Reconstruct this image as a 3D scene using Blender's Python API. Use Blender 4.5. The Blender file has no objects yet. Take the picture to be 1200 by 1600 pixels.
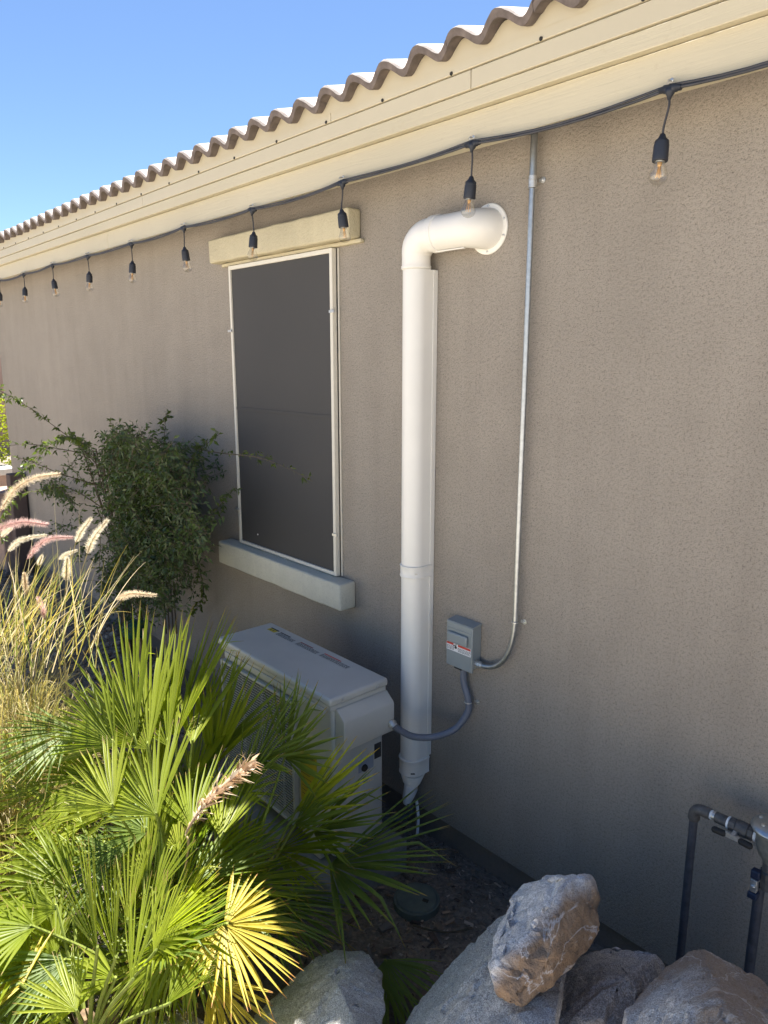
import bpy, bmesh, math, random
from mathutils import Vector, Matrix, noise
random.seed(7)
V = Vector
SC = bpy.context.scene
COL = SC.collection
# ---------------------------------------------------------------- camera, sky, sun, exposure
FPX = 1144.0
PITCH = math.atan2(240, FPX)
YAW = math.atan2(1038, math.hypot(240, FPX))
FH = V((-math.cos(YAW), math.sin(YAW), 0)); RT = V((math.sin(YAW), math.cos(YAW), 0)); ZU = V((0, 0, 1))
FW = FH*math.cos(PITCH) - ZU*math.sin(PITCH); UPV = FH*math.sin(PITCH) + ZU*math.cos(PITCH)
EYE = V((0, -1.9, 1.8))
cd = bpy.data.cameras.new('camera'); cam = bpy.data.objects.new('camera', cd); COL.objects.link(cam)
cd.sensor_fit = 'VERTICAL'; cd.sensor_height = 36; cd.sensor_width = 27; cd.lens = FPX/1600*36
cd.clip_start = 0.02; cd.clip_end = 2000
M = Matrix((RT, UPV, -FW)).transposed().to_4x4(); M.translation = EYE
cam.matrix_world = M
SC.camera = cam
SUN_EL = math.radians(67); SUN_OFF = math.radians(44)
SD = V((-math.sin(SUN_OFF)*math.cos(SUN_EL), math.cos(SUN_OFF)*math.cos(SUN_EL), math.sin(SUN_EL)))
w = bpy.data.worlds.new('World'); SC.world = w; w.use_nodes = True
nt = w.node_tree; bg = nt.nodes['Background']
sky = nt.nodes.new('ShaderNodeTexSky'); sky.sky_type = 'NISHITA'; sky.sun_disc = False
sky.sun_elevation = SUN_EL
sky.sun_rotation = math.atan2(SD.x, SD.y)
sky.altitude = 1200; sky.air_density = 0.9; sky.dust_density = 0.1; sky.ozone_density = 5.0
nt.links.new(sky.outputs[0], bg.inputs[0]); bg.inputs[1].default_value = 0.05
sl = bpy.data.lights.new('sun', 'SUN'); sl.energy = 5.0; sl.angle = math.radians(0.53); sl.color = (1, .965, .91)
so = bpy.data.objects.new('sun', sl); COL.objects.link(so)
so.rotation_euler = (-SD).to_track_quat('-Z', 'Y').to_euler()
SC.view_settings.view_transform = 'Standard'; SC.view_settings.look = 'None'
SC.view_settings.gamma = 1; SC.view_settings.use_curve_mapping = False
SC.view_settings.exposure = 2.0
SC.render.engine = 'CYCLES'
SC.cycles.max_bounces = 8; SC.cycles.transparent_max_bounces = 12

# ---------------------------------------------------------------- helpers
def ray(px, py): return FW + RT*((px-600)/FPX) - UPV*((py-800)/FPX)
def at(px, py, y):
    r = ray(px, py); return EYE + r*((y-EYE.y)/r.y)
def pz(px, py, z):
    r = ray(px, py); return EYE + r*((z-EYE.z)/r.z)
def pd(px, py, d): return EYE + ray(px, py)*d

class MB:
    def __init__(s): s.v = []; s.f = []; s.m = []; s.c = []; s.sm = []
    def quad(s, a, b, c, d, mi=0):
        n = len(s.v); s.v += [a, b, c, d]; s.f.append((n, n+1, n+2, n+3)); s.m.append(mi)
    def box(s, x0, x1, y0, y1, z0, z1, mi=0):
        n = len(s.v)
        s.v += [V((x, y, z)) for z in (z0, z1) for y in (y0, y1) for x in (x0, x1)]
        for q in ((0,2,3,1), (4,5,7,6), (0,1,5,4), (2,6,7,3), (0,4,6,2), (1,3,7,5)):
            s.f.append(tuple(n+i for i in q)); s.m.append(mi)
    def obox(s, c, ax, ay, az, mi=0):
        n = len(s.v)
        s.v += [c + ax*i + ay*j + az*k for k in (-1, 1) for j in (-1, 1) for i in (-1, 1)]
        for q in ((0,2,3,1), (4,5,7,6), (0,1,5,4), (2,6,7,3), (0,4,6,2), (1,3,7,5)):
            s.f.append(tuple(n+i for i in q)); s.m.append(mi)
    def tube(s, pts, rad, seg=12, caps=True, mi=0, prof=None):
        pts = [V(p) for p in pts]; k = len(pts)
        if not hasattr(rad, '__len__'): rad = [rad]*k
        t0 = (pts[1]-pts[0]).normalized()
        ref = V((0, 0, 1)) if abs(t0.z) < .9 else V((1, 0, 0))
        nrm = (ref - t0*ref.dot(t0)).normalized(); base = len(s.v)
        for i in range(k):
            t = (pts[min(i+1, k-1)] - pts[max(i-1, 0)])
            if t.length < 1e-9: t = t0
            t.normalize(); nrm = nrm - t*nrm.dot(t)
            if nrm.length < 1e-6: nrm = t.orthogonal()
            nrm.normalize(); b = t.cross(nrm)
            for j in range(seg):
                a = 2*math.pi*j/seg
                s.v.append(pts[i] + (nrm*math.cos(a) + b*math.sin(a))*rad[i])
        for i in range(k-1):
            for j in range(seg):
                j2 = (j+1) % seg
                s.f.append((base+i*seg+j, base+i*seg+j2, base+(i+1)*seg+j2, base+(i+1)*seg+j)); s.m.append(mi)
        if caps:
            s.f.append(tuple(base+j for j in range(seg))[::-1]); s.m.append(mi)
            s.f.append(tuple(base+(k-1)*seg+j for j in range(seg))); s.m.append(mi)
    def lathe(s, c, axis, prof, seg=20, mi=0):
        a = V(axis).normalized()
        s.tube([V(c)+a*h for h, r in prof], [max(r, 1e-5) for h, r in prof], seg, True, mi)
    def build(s, name, mats, parent=None, smooth=True, bevel=0, angle=40, data_only=False):
        me = bpy.data.meshes.new(name)
        me.from_pydata([tuple(p) for p in s.v], [], s.f)
        if not isinstance(mats, (list, tuple)): mats = [mats]
        for m in mats: me.materials.append(m)
        if len(mats) > 1: me.polygons.foreach_set('material_index', s.m)
        if s.c:
            ca = me.color_attributes.new('tint', 'FLOAT_COLOR', 'POINT')
            flat = []
            for c in s.c: flat += [c[0], c[1], c[2], 1]
            ca.data.foreach_set('color', flat)
        if smooth:
            me.shade_smooth()
        me.update()
        if data_only: return me
        return link(name, me, parent, bevel, angle if smooth else None)

def link(name, me, parent=None, bevel=0, angle=None):
    o = bpy.data.objects.new(name, me); COL.objects.link(o)
    if parent: o.parent = parent
    if angle is not None and smooth_by(me, angle): pass
    if bevel:
        b = o.modifiers.new('bevel', 'BEVEL'); b.width = bevel; b.segments = 3; b.limit_method = 'ANGLE'; b.angle_limit = math.radians(35)
        b.harden_normals = False
    return o
def smooth_by(me, ang):
    try: me.set_sharp_from_angle(angle=math.radians(ang)); return True
    except Exception: return False
def thing(name, label, cat, group=None, kind=None):
    o = bpy.data.objects.new(name, None); COL.objects.link(o); o.empty_display_size = .1
    return tag(o, label, cat, group, kind)
def tag(o, label=None, cat=None, group=None, kind=None):
    if label: o['label'] = label
    if cat: o['category'] = cat
    if group: o['group'] = group
    if kind: o['kind'] = kind
    return o
def bez(p0, p1, p2, p3, n=12):
    out = []
    for i in range(n+1):
        t = i/n; u = 1-t
        out.append(p0*u**3 + p1*3*u*u*t + p2*3*u*t*t + p3*t**3)
    return out
def catmull(P, n=6):
    P = [V(p) for p in P]; Q = [P[0]*2-P[1]] + P + [P[-1]*2-P[-2]]; out = []
    for i in range(1, len(Q)-2):
        for k in range(n):
            t = k/n; a, b, c, d = Q[i-1:i+3]
            out.append(.5*((b*2) + (c-a)*t + (a*2-b*5+c*4-d)*t*t + (b*3-a-c*3+d)*t**3))
    out.append(P[-1]); return out

# ---------------------------------------------------------------- materials
class NT:
    def __init__(s, name):
        s.m = bpy.data.materials.new(name); s.m.use_nodes = True; s.t = s.m.node_tree
        s.p = s.t.nodes['Principled BSDF']; s.o = s.t.nodes['Material Output']
        s.tc = s.t.nodes.new('ShaderNodeTexCoord')
    def n(s, ty, **k):
        nd = s.t.nodes.new(ty)
        for a, b in k.items(): setattr(nd, a, b)
        return nd
    def l(s, a, b): s.t.links.new(a, b)
    def noise(s, scale, detail=4, rough=.5, coord='Object', vec=None, dist=0):
        nd = s.n('ShaderNodeTexNoise'); nd.inputs['Scale'].default_value = scale; nd.inputs['Detail'].default_value = detail
        nd.inputs['Roughness'].default_value = rough; nd.inputs['Distortion'].default_value = dist
        s.l(vec if vec is not None else s.tc.outputs[coord], nd.inputs['Vector']); return nd.outputs['Fac']
    def vor(s, scale, coord='Object', feature='F1'):
        nd = s.n('ShaderNodeTexVoronoi', feature=feature); nd.inputs['Scale'].default_value = scale
        s.l(s.tc.outputs[coord], nd.inputs['Vector']); return nd.outputs['Distance']
    def ramp(s, fac, stops):
        r = s.n('ShaderNodeValToRGB'); e = r.color_ramp.elements
        while len(e) < len(stops): e.new(.5)
        for i, (p, c) in enumerate(stops):
            e[i].position = p; e[i].color = (c[0], c[1], c[2], 1) if hasattr(c, '__len__') else (c, c, c, 1)
        s.l(fac, r.inputs[0]); return r.outputs[0]
    def mix(s, fac, a, b, mode='MIX'):
        mx = s.n('ShaderNodeMix', data_type='RGBA', blend_type=mode)
        for sock, val in ((mx.inputs[0], fac), (mx.inputs[6], a), (mx.inputs[7], b)):
            if hasattr(val, 'is_linked') or isinstance(val, bpy.types.NodeSocket): s.l(val, sock)
            elif hasattr(val, '__len__'): sock.default_value = (val[0], val[1], val[2], 1)
            else: sock.default_value = val
        return mx.outputs[2]
    def math(s, op, a, b=0, c=None):
        nd = s.n('ShaderNodeMath', operation=op)
        for i, v_ in enumerate((a, b) if c is None else (a, b, c)):
            if isinstance(v_, bpy.types.NodeSocket): s.l(v_, nd.inputs[i])
            else: nd.inputs[i].default_value = v_
        return nd.outputs[0]
    def bump(s, h, strength=.3, dist=.01, prev=None):
        b = s.n('ShaderNodeBump'); b.inputs['Strength'].default_value = strength; b.inputs['Distance'].default_value = dist
        s.l(h, b.inputs['Height'])
        if prev is not None: s.l(prev, b.inputs['Normal'])
        s.l(b.outputs[0], s.p.inputs['Normal']); return b.outputs[0]
    def set(s, **k):
        for a, b in k.items():
            i = s.p.inputs[a.replace('_', ' ')]
            if isinstance(b, bpy.types.NodeSocket): s.l(b, i)
            elif hasattr(b, '__len__'): i.default_value = (b[0], b[1], b[2], 1)
            else: i.default_value = b
        return s

def plain(name, col, rough=.5, metal=0, var=.08, scale=40, bump=0, bscale=200, spec=.5):
    s = NT(name); f = s.noise(scale, 5, .6)
    lo = [c*(1-var) for c in col]; hi = [min(1, c*(1+var)) for c in col]
    s.set(Base_Color=s.ramp(f, [(.3, lo), (.7, hi)]), Roughness=rough, Metallic=metal)
    s.p.inputs['Specular IOR Level'].default_value = spec
    if bump: s.bump(s.noise(bscale, 3), bump, .002)
    return s.m

def stucco(name, col, dark, sc=1.0, blotch=.12, bstr=.55, pit=.45):
    s = NT(name)
    big = s.noise(.9, 3, .5); mid = s.noise(6, 4, .6); fine = s.noise(230*sc, 3, .65); f2 = s.noise(95*sc, 2, .5)
    base = s.ramp(big, [(.3, [c*(1-blotch) for c in col]), (.7, [c*(1+blotch*.6) for c in col])])
    base = s.mix(.35, base, s.ramp(mid, [(.3, [c*.86 for c in col]), (.7, [c*1.1 for c in col])]))
    pits = s.ramp(s.math('ADD', s.math('MULTIPLY', fine, .7), s.math('MULTIPLY', f2, .3)), [(.38, 1), (.50, 0)])
    base = s.mix(s.math('MULTIPLY', pits, pit), base, dark)
    # faint vertical run marks, stretched noise
    mp = s.n('ShaderNodeMapping'); mp.inputs['Scale'].default_value = (9, 9, .7); s.l(s.tc.outputs['Object'], mp.inputs[0])
    st = s.noise(1.0, 4, .6, vec=mp.outputs[0])
    base = s.mix(.5, base, s.ramp(st, [(.28, .82), (.62, 1.0)]), 'MULTIPLY')
    s.set(Base_Color=base, Roughness=.92)
    s.p.inputs['Specular IOR Level'].default_value = .2
    h = s.math('ADD', s.math('MULTIPLY', fine, 1.0), s.math('MULTIPLY', f2, 1.0))
    s.bump(h, bstr, .006)
    return s.m

def wood_paint(name, col):
    s = NT(name)
    mp = s.n('ShaderNodeMapping'); mp.inputs['Scale'].default_value = (3, 30, 60); s.l(s.tc.outputs['Object'], mp.inputs[0])
    g = s.noise(1.2, 6, .65, vec=mp.outputs[0], dist=1.2); b = s.noise(1.3, 4)
    c = s.ramp(b, [(.3, [x*.93 for x in col]), (.7, [min(1, x*1.05) for x in col])])
    d = s.noise(28, 6, .75)
    c = s.mix(s.math('MULTIPLY', s.ramp(d, [(.60, 0), (.72, 1)]), .35), c, [col[0]*.7, col[1]*.62, col[2]*.5])
    s.set(Base_Color=c, Roughness=.6); s.bump(g, .35, .004)
    return s.m

def leafmat(name, a, b, trans=.45, rough=.42, tip=None, attr=False, spec=.5, tcol=None):
    s = NT(name); nt_ = s.t
    oi = s.n('ShaderNodeObjectInfo'); f = s.noise(14, 4, .6)
    fac = s.math('ADD', s.math('MULTIPLY', oi.outputs['Random'], .6), s.math('MULTIPLY', f, .4))
    c = s.ramp(fac, [(.15, a), (.85, b)])
    va = s.n('ShaderNodeVertexColor', layer_name='tint')
    if attr: c = s.mix(1.0, c, va.outputs[0], 'MULTIPLY')
    if tip is not None:
        sep = s.n('ShaderNodeSeparateColor'); s.l(va.outputs[0], sep.inputs[0])
        c = s.mix(s.ramp(s.math('ADD', sep.outputs[0], s.math('MULTIPLY', f, .12)), [(.98, 0), (1.04, 1)]), c, tip)
        c = s.mix(s.math('MULTIPLY', sep.outputs[1], 1.0), c, [x*.6 for x in b] if not tcol else tcol)
    s.set(Base_Color=c, Roughness=rough); s.p.inputs['Specular IOR Level'].default_value = spec
    tr = s.n('ShaderNodeBsdfTranslucent'); s.l(s.mix(1.0, c, (1.6, 1.65, .45), 'MULTIPLY'), tr.inputs[0])
    mx = s.n('ShaderNodeMixShader'); mx.inputs[0].default_value = trans
    s.l(s.p.outputs[0], mx.inputs[1]); s.l(tr.outputs[0], mx.inputs[2]); s.l(mx.outputs[0], s.o.inputs[0])
    return s.m

def tintmat(name, rough=.6, trans=.3, mul=(1, 1, 1)):
    s = NT(name); va = s.n('ShaderNodeVertexColor', layer_name='tint')
    c = s.mix(1.0, va.outputs[0], mul, 'MULTIPLY'); s.set(Base_Color=c, Roughness=rough)
    s.p.inputs['Specular IOR Level'].default_value = .25
    tr = s.n('ShaderNodeBsdfTranslucent'); s.l(c, tr.inputs[0])
    mx = s.n('ShaderNodeMixShader'); mx.inputs[0].default_value = trans
    s.l(s.p.outputs[0], mx.inputs[1]); s.l(tr.outputs[0], mx.inputs[2]); s.l(mx.outputs[0], s.o.inputs[0])
    return s.m

def rockmat(name, a, b, c, stain=None, samt=.5, sth=(.5, .62), attr=False):
    s = NT(name)
    g = s.noise(90, 5, .75); m_ = s.noise(9, 6, .65, dist=.6); sp = s.vor(170); big = s.noise(3.2, 4, .6)
    col = s.ramp(m_, [(.28, a), (.5, b), (.72, c)])
    col = s.mix(.45, col, s.ramp(g, [(.3, [x*.45 for x in b]), (.5, b), (.68, [min(1, x*1.7) for x in c])]))
    col = s.mix(s.math('MULTIPLY', s.ramp(sp, [(.12, 1), (.25, 0)]), .35), col, [x*.3 for x in a])
    fine = s.noise(330, 3, .7)
    col = s.mix(.5, col, s.ramp(fine, [(.34, [x*.35 for x in b]), (.48, b), (.60, [min(1, x*1.9) for x in c])]))
    if attr:
        va = s.n('ShaderNodeVertexColor', layer_name='stain'); sn = s.noise(13, 6, .7, dist=1.5)
        st2 = s.ramp(sn, [(.3, [x*.35 for x in stain]), (.45, stain), (.58, (.33, .20, .10)), (.75, (.46, .38, .29))])
        col = s.mix(s.math('MULTIPLY', va.outputs[0], samt), col, st2)
    elif stain: col = s.mix(s.math('MULTIPLY', s.ramp(big, [(sth[0], 0), (sth[1], 1)]), samt), col, stain)
    vein = s.ramp(s.math('ABSOLUTE', s.math('SUBTRACT', s.noise(4.5, 5, .6, dist=1.5), .5)), [(.0, 1), (.018, 0)])
    col = s.mix(s.math('MULTIPLY', vein, .4), col, [min(1, x*1.6) for x in c])
    s.set(Base_Color=col, Roughness=.85); s.p.inputs['Specular IOR Level'].default_value = .3
    n1 = s.bump(s.noise(16, 7, .7), .6, .03); s.bump(g, .6, .006, n1)
    return s.m

MT = {}
MT['stucco'] = stucco('stucco_taupe', (.365, .325, .275), (.15, .13, .105), 1.25, .13, .7, .7)
MT['trim'] = stucco('stucco_cream_trim', (.58, .52, .36), (.42, .35, .22), .8, .05, .5, .3)
MT['sill'] = stucco('stucco_sill_paint', (.62, .60, .50), (.42, .40, .33), .8, .06, .5, .3)
MT['cream'] = wood_paint('cream_board_paint', (.53, .475, .34))
MT['cream_smooth'] = plain('cream_metal_paint', (.53, .475, .345), .5, 0, .04, 3, .1, 30)
MT['black'] = plain('black_dot', (.02, .018, .015), .7)
MT['concrete'] = stucco('stem_wall_concrete', (.22, .19, .165), (.14, .12, .105), .5, .1, .3, .3)
MT['plastic_white'] = plain('line_cover_vinyl', (.80, .78, .72), .38, 0, .03, 5)
MT['rubber'] = plain('socket_rubber', (.018, .022, .032), .55, 0, .2)
MT['cord'] = plain('cord_rubber', (.03, .032, .04), .5, 0, .2)
MT['steel'] = plain('galvanised_steel', (.40, .425, .44), .36, .9, .15, 60, .05)
MT['zinc'] = plain('zinc_fitting', (.6, .6, .58), .4, .8, .2, 90)
MT['iron'] = plain('gas_pipe_iron', (.055, .06, .075), .55, .1, .35, 40, .2)
MT['ironfit'] = plain('gas_fitting_iron', (.10, .095, .09), .6, .3, .3, 70, .25)
MT['reg'] = plain('regulator_cast', (.16, .165, .15), .6, .2, .2, 80, .35)
MT['tape'] = plain('thread_tape', (.8, .8, .78), .6)
MT['bluegrip'] = plain('valve_blue_cap', (.012, .022, .05), .5)
MT['flex'] = plain('flex_conduit_grey', (.14, .155, .19), .5, 0, .1)
MT['box'] = plain('disconnect_grey_enamel', (.27, .30, .30), .42, .1, .06, 12)
MT['ac'] = plain('unit_ivory_enamel', (.46, .46, .43), .45, 0, .05, 6)
MT['acdark'] = plain('unit_inner_dark', (.03, .03, .032), .6)
MT['tile_top'] = plain('roof_tile_sunlit_top', (.46, .41, .37), .9, 0, .25, 14, .5, 60)  # paler copy of the tile colour, full sun painted into the tops
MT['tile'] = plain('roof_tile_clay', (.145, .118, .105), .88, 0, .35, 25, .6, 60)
MT['screen_frame'] = plain('screen_frame_ivory', (.70, .66, .56), .5, 0, .03)
MT['wood'] = plain('stake_wood', (.25, .17, .10), .8, 0, .3, 30)
MT['greentie'] = plain('green_tie_plastic', (.01, .10, .06), .5)
MT['lid'] = plain('valve_box_green', (.11, .13, .11), .7, 0, .15, 30, .3, 90)
MT['yellow'] = plain('yellow_sticker', (.50, .38, .02), .5, 0, .05)
MT['white'] = plain('label_white', (.75, .75, .75), .5, 0, .03)
MT['red'] = plain('label_red', (.55, .06, .04), .5)
MT['ink'] = plain('label_ink', (.03, .03, .03), .6)
MT['wrap'] = plain('white_wrap_tape', (.75, .76, .78), .35)
MT['post'] = plain('dark_brown_post', (.10, .07, .06), .8)
MT['pinkblock'] = stucco('pink_block', (.42, .30, .24), (.25, .18, .14), .3, .2, .5, .4)
MT['bark'] = plain('stem_bark', (.09, .07, .045), .85, 0, .3)

def screenmat():
    s = NT('solar_screen_mesh'); mp = s.n('ShaderNodeMapping'); mp.inputs['Scale'].default_value = (900, 900, 900)
    s.l(s.tc.outputs['Object'], mp.inputs[0])
    ck = s.noise(500, 2); b = s.noise(1.5, 3)
    c = s.mix(.5, s.ramp(ck, [(.35, (.035, .034, .033)), (.65, (.07, .067, .064))]), s.ramp(b, [(.3, (.045, .043, .042)), (.7, (.06, .057, .055))]))
    s.set(Base_Color=c, Roughness=.75); s.bump(ck, .2, .001); return s.m
MT['screen'] = screenmat()
def glassmat(name, rough=.02, tint=(1, 1, 1)):
    s = NT(name); s.set(Base_Color=tint, Roughness=rough, IOR=1.45); s.p.inputs['Transmission Weight'].default_value = 1
    # thin glass: mostly straight-through so that the tiny bulbs stay clear in shade
    tp = s.n('ShaderNodeBsdfTransparent'); tp.inputs[0].default_value = (.94, .93, .9, 1)
    gl = s.n('ShaderNodeBsdfGlossy'); gl.inputs['Roughness'].default_value = .04
    fr = s.n('ShaderNodeLayerWeight'); fr.inputs[0].default_value = .25
    mx = s.n('ShaderNodeMixShader'); s.l(s.math('ADD', s.math('MULTIPLY', s.math('POWER', fr.outputs[1], 2.5), .6), .10), mx.inputs[0]); s.l(tp.outputs[0], mx.inputs[1]); s.l(gl.outputs[0], mx.inputs[2])
    s.l(mx.outputs[0], s.o.inputs[0]); return s.m
MT['bulb'] = glassmat('bulb_glass')
MT['pane'] = plain('window_pane_dark', (.02, .022, .025), .08, 0, .05)
MT['filament'] = plain('filament_amber', (.75, .45, .16), .4, .3)

def groundmat():
    s = NT('ground_soil')
    n1 = s.noise(55, 6, .7); n2 = s.noise(7, 5, .6); v1 = s.vor(45); n3 = s.noise(1.2, 3)
    c = s.ramp(n1, [(.3, (.10, .08, .065)), (.5, (.22, .18, .145)), (.7, (.36, .31, .255))])
    c = s.mix(.4, c, s.ramp(n2, [(.35, (.15, .12, .095)), (.65, (.32, .27, .22))]))
    geo = s.n('ShaderNodeSeparateXYZ'); s.l(s.tc.outputs['Object'], geo.inputs[0])
    # pale ground out of view beyond the bed, lightened to bounce sun onto the wall
    far = s.ramp(s.math('MULTIPLY_ADD', geo.outputs[1], -.25, s.math('MULTIPLY', n3, .25)), [(.54, 0), (.66, 1)])
    c = s.mix(far, c, s.ramp(n1, [(.3, (.48, .42, .34)), (.7, (.64, .56, .46))]))
    s.set(Base_Color=c, Roughness=.95); s.p.inputs['Specular IOR Level'].default_value = .15
    n_ = s.bump(v1, .4, .02); s.bump(n1, .7, .02, n_); return s.m
MT['ground'] = groundmat()
MT['chip'] = tintmat('bark_chips', .85, 0.0)
MT['pebble'] = tintmat('gravel', .85, 0.0)
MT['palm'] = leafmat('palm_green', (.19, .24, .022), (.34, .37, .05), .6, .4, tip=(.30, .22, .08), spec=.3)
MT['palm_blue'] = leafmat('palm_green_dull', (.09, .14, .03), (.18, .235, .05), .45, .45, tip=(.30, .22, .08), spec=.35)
MT['palm_yellow'] = leafmat('palm_yellowing', (.40, .33, .04), (.50, .42, .07), .4, .5, tip=(.40, .20, .06), tcol=(.42, .25, .03))
MT['palm_dead'] = leafmat('palm_straw', (.34, .26, .15), (.48, .38, .24), .2, .7, tip=(.4, .3, .2), tcol=(.3, .2, .1))
MT['petiole'] = plain('palm_petiole', (.20, .24, .05), .75, 0, .25, 40, 0, 200, .15)
MT['trunkfibre'] = plain('palm_trunk_fibre', (.14, .09, .05), .9, 0, .5, 60, .8, 120)
MT['rosegreen'] = leafmat('vine_leaf', (.055, .09, .035), (.12, .16, .06), .3, .45, attr=True, spec=.4)
MT['hedge'] = leafmat('hedge_leaf', (.14, .17, .02), (.26, .28, .03), .4, .5, attr=True)
MT['grass'] = tintmat('grass_blades', .5, .35)
MT['plume'] = tintmat('grass_plumes', .7, .45)
MT['straw'] = tintmat('dried_stalk', .7, .25)
MT['granite'] = rockmat('granite_grey', (.28, .26, .235), (.42, .40, .37), (.56, .54, .50), (.25, .18, .13), .5, (.55, .68))
MT['granite_dark'] = rockmat('granite_dark', (.19, .18, .18), (.33, .315, .305), (.48, .46, .445), (.23, .17, .12), .35)
MT['quartz'] = rockmat('quartz_rusty', (.38, .36, .34), (.56, .55, .54), (.74, .73, .71), (.23, .145, .08), .92, attr=True)
MT['tanrock'] = rockmat('tan_rock', (.32, .29, .255), (.46, .43, .385), (.60, .57, .52), (.32, .21, .12), .7, (.46, .58))

# ---------------------------------------------------------------- the house
GZ = -.10     # ground level beside the wall (stucco stops at z = 0)
house = thing('house', 'taupe stucco house side wall under a cream fascia and clay tile roof', 'house')
WX0, WX1, WT = -7.37, 3.2, 2.72
OX0, OX1, OZ0, OZ1 = -3.19, -2.43, .90, 2.20
mb = MB()
for xa, xb in ((WX0, OX0), (OX0, OX1), (OX1, WX1)):
    for za, zb in ((0, OZ0), (OZ0, OZ1), (OZ1, WT)):
        if xa == OX0 and za == OZ0: continue
        mb.quad(V((xa, 0, za)), V((xb, 0, za)), V((xb, 0, zb)), V((xa, 0, zb)))
for a, b in (((OX0, OZ0), (OX0, OZ1)), ((OX1, OZ1), (OX1, OZ0)), ((OX0, OZ1), (OX1, OZ1)), ((OX1, OZ0), (OX0, OZ0))):
    mb.quad(V((a[0], 0, a[1])), V((a[0], .09, a[1])), V((b[0], .09, b[1])), V((b[0], 0, b[1])))
mb.quad(V((WX0, 0, 0)), V((WX0, 0, WT)), V((WX0, 9, WT)), V((WX0, 9, 0)))
mb.quad(V((WX1, 0, 0)), V((WX1, 9, 0)), V((WX1, 9, WT)), V((WX1, 0, WT)))
mb.quad(V((WX0, 9, 0)), V((WX0, 9, WT)), V((WX1, 9, WT)), V((WX1, 9, 0)))
mb.quad(V((WX0, 0, 0)), V((WX0, .03, 0)), V((WX1, .03, 0)), V((WX1, 0, 0)))
mb.build('wall', MT['stucco'], house, smooth=False)
mb = MB(); mb.box(WX0+.03, WX1-.03, .028, 8.95, -.5, .004)
mb.build('foundation', MT['concrete'], house, smooth=False)
# lintel and sill trims: stucco over foam, rounded ends
def trim(name, x0, x1, z0, z1, dep, mat, lab):
    nx, nz = 60, 8
    bm = bmesh.new(); bmesh.ops.create_cube(bm, size=1)
    for v in bm.verts: v.co = V((x0+(v.co.x+.5)*(x1-x0), .0-(.5-v.co.y)*dep, z0+(v.co.z+.5)*(z1-z0)))
    bmesh.ops.bevel(bm, geom=[e for e in bm.edges], offset=.010, segments=3, affect='EDGES', profile=.5)
    bmesh.ops.subdivide_edges(bm, edges=[e for e in bm.edges if e.calc_length() > .3], cuts=40, use_grid_fill=True)
    for v in bm.verts:
        if v.co.y < -.002:
            v.co += V((0, 1, 0))*(noise.noise(v.co*14)*.003) + V((0, 0, 1))*(noise.noise(v.co*9+V((3, 3, 3)))*.0035)
    me = bpy.data.meshes.new(name); bm.to_mesh(me); bm.free(); me.materials.append(mat); me.shade_smooth()
    o = link(name, me, house, 0, 50); return o
trim('lintel_trim', -3.345, -2.27, 2.248, 2.357, .065, MT['trim'], '')
mb = MB(); mb.box(-3.30, -2.25, -.022, 0, 2.232, 2.247); mb.build('lintel_lip', MT['trim'], house, bevel=.004)
trim('sill_trim', -3.345, -2.32, .752, .870, .088, MT['sill'], '')
# window
win = MB(); win.box(OX0+.002, OX0+.05, .035, .085, OZ0+.002, OZ1-.002); win.box(OX1-.05, OX1-.002, .035, .085, OZ0+.002, OZ1-.002)
win.box(OX0+.05, OX1-.05, .035, .085, OZ0+.002, OZ0+.05); win.box(OX0+.05, OX1-.05, .035, .085, OZ1-.05, OZ1-.002)
win.box(OX0+.05, OX1-.05, .04, .08, 1.53, 1.57)
win = win.build('window', MT['screen_frame'], house, bevel=.003)
mb = MB(); mb.box(OX0+.05, OX1-.05, .055, .065, OZ0+.05, 1.53); mb.box(OX0+.05, OX1-.05, .055, .065, 1.57, OZ1-.05); mb.build('pane', MT['pane'], win, smooth=False)
SX0, SX1, SZ0, SZ1 = -3.225, -2.418, .874, 2.229
mb = MB(); mb.box(SX0+.016, SX1-.016, -.022, -.018, SZ0+.016, SZ1-.016); mb.build('sun_screen', MT['screen'], win, smooth=False)
mb = MB(); y0, y1 = -.03, -.008
mb.box(SX0, SX0+.016, y0, y1, SZ0, SZ1); mb.box(SX1-.018, SX1, y0, y1, SZ0, SZ1)
mb.box(SX0+.016, SX1-.018, y0, y1, SZ0, SZ0+.016); mb.box(SX0+.016, SX1-.018, y0, y1, SZ1-.018, SZ1)
mb.build('screen_frame', MT['screen_frame'], win, bevel=.002)
mb = MB(); mb.box(SX0+.016, SX1-.018, -.0245, -.0225, 1.553, 1.567); mb.build('screen_crossbar', MT['screen'], win, bevel=.001)
mb = MB(); mb.box(SX1+.007, SX1+.012, -.008, 0, SZ0, SZ1); mb.build('casing_strip', MT['screen_frame'], win, bevel=.002)
for x, z in ((SX1, 1.985), (SX1, 1.06), (SX0, 1.93), (SX0, 1.05)):
    mb = MB(); mb.obox(V((x, -.034, z)), V((.016, 0, 0)), V((0, .003, 0)), V((0, 0, .005))); mb.lathe((x+(.012 if x == SX1 else -.012), -.031, z), (0, -1, 0), [(0, .004), (.004, .004), (.006, .002)], 8)
    mb.build('clip', MT['zinc'], win)
mb = MB(); mb.obox(V((-2.80, -.034, SZ0)), V((.012, 0, 0)), V((0, .003, 0)), V((0, 0, .005))); mb.build('clip', MT['zinc'], win)
mb = MB(); mb.lathe(at(403, 835, -.0235), (0, -1, 0), [(0, .0045), (.002, .004)], 8); mb.build('lit_dot', MT['white'], win)  # white disc standing in for a dot of light in the screen

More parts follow.
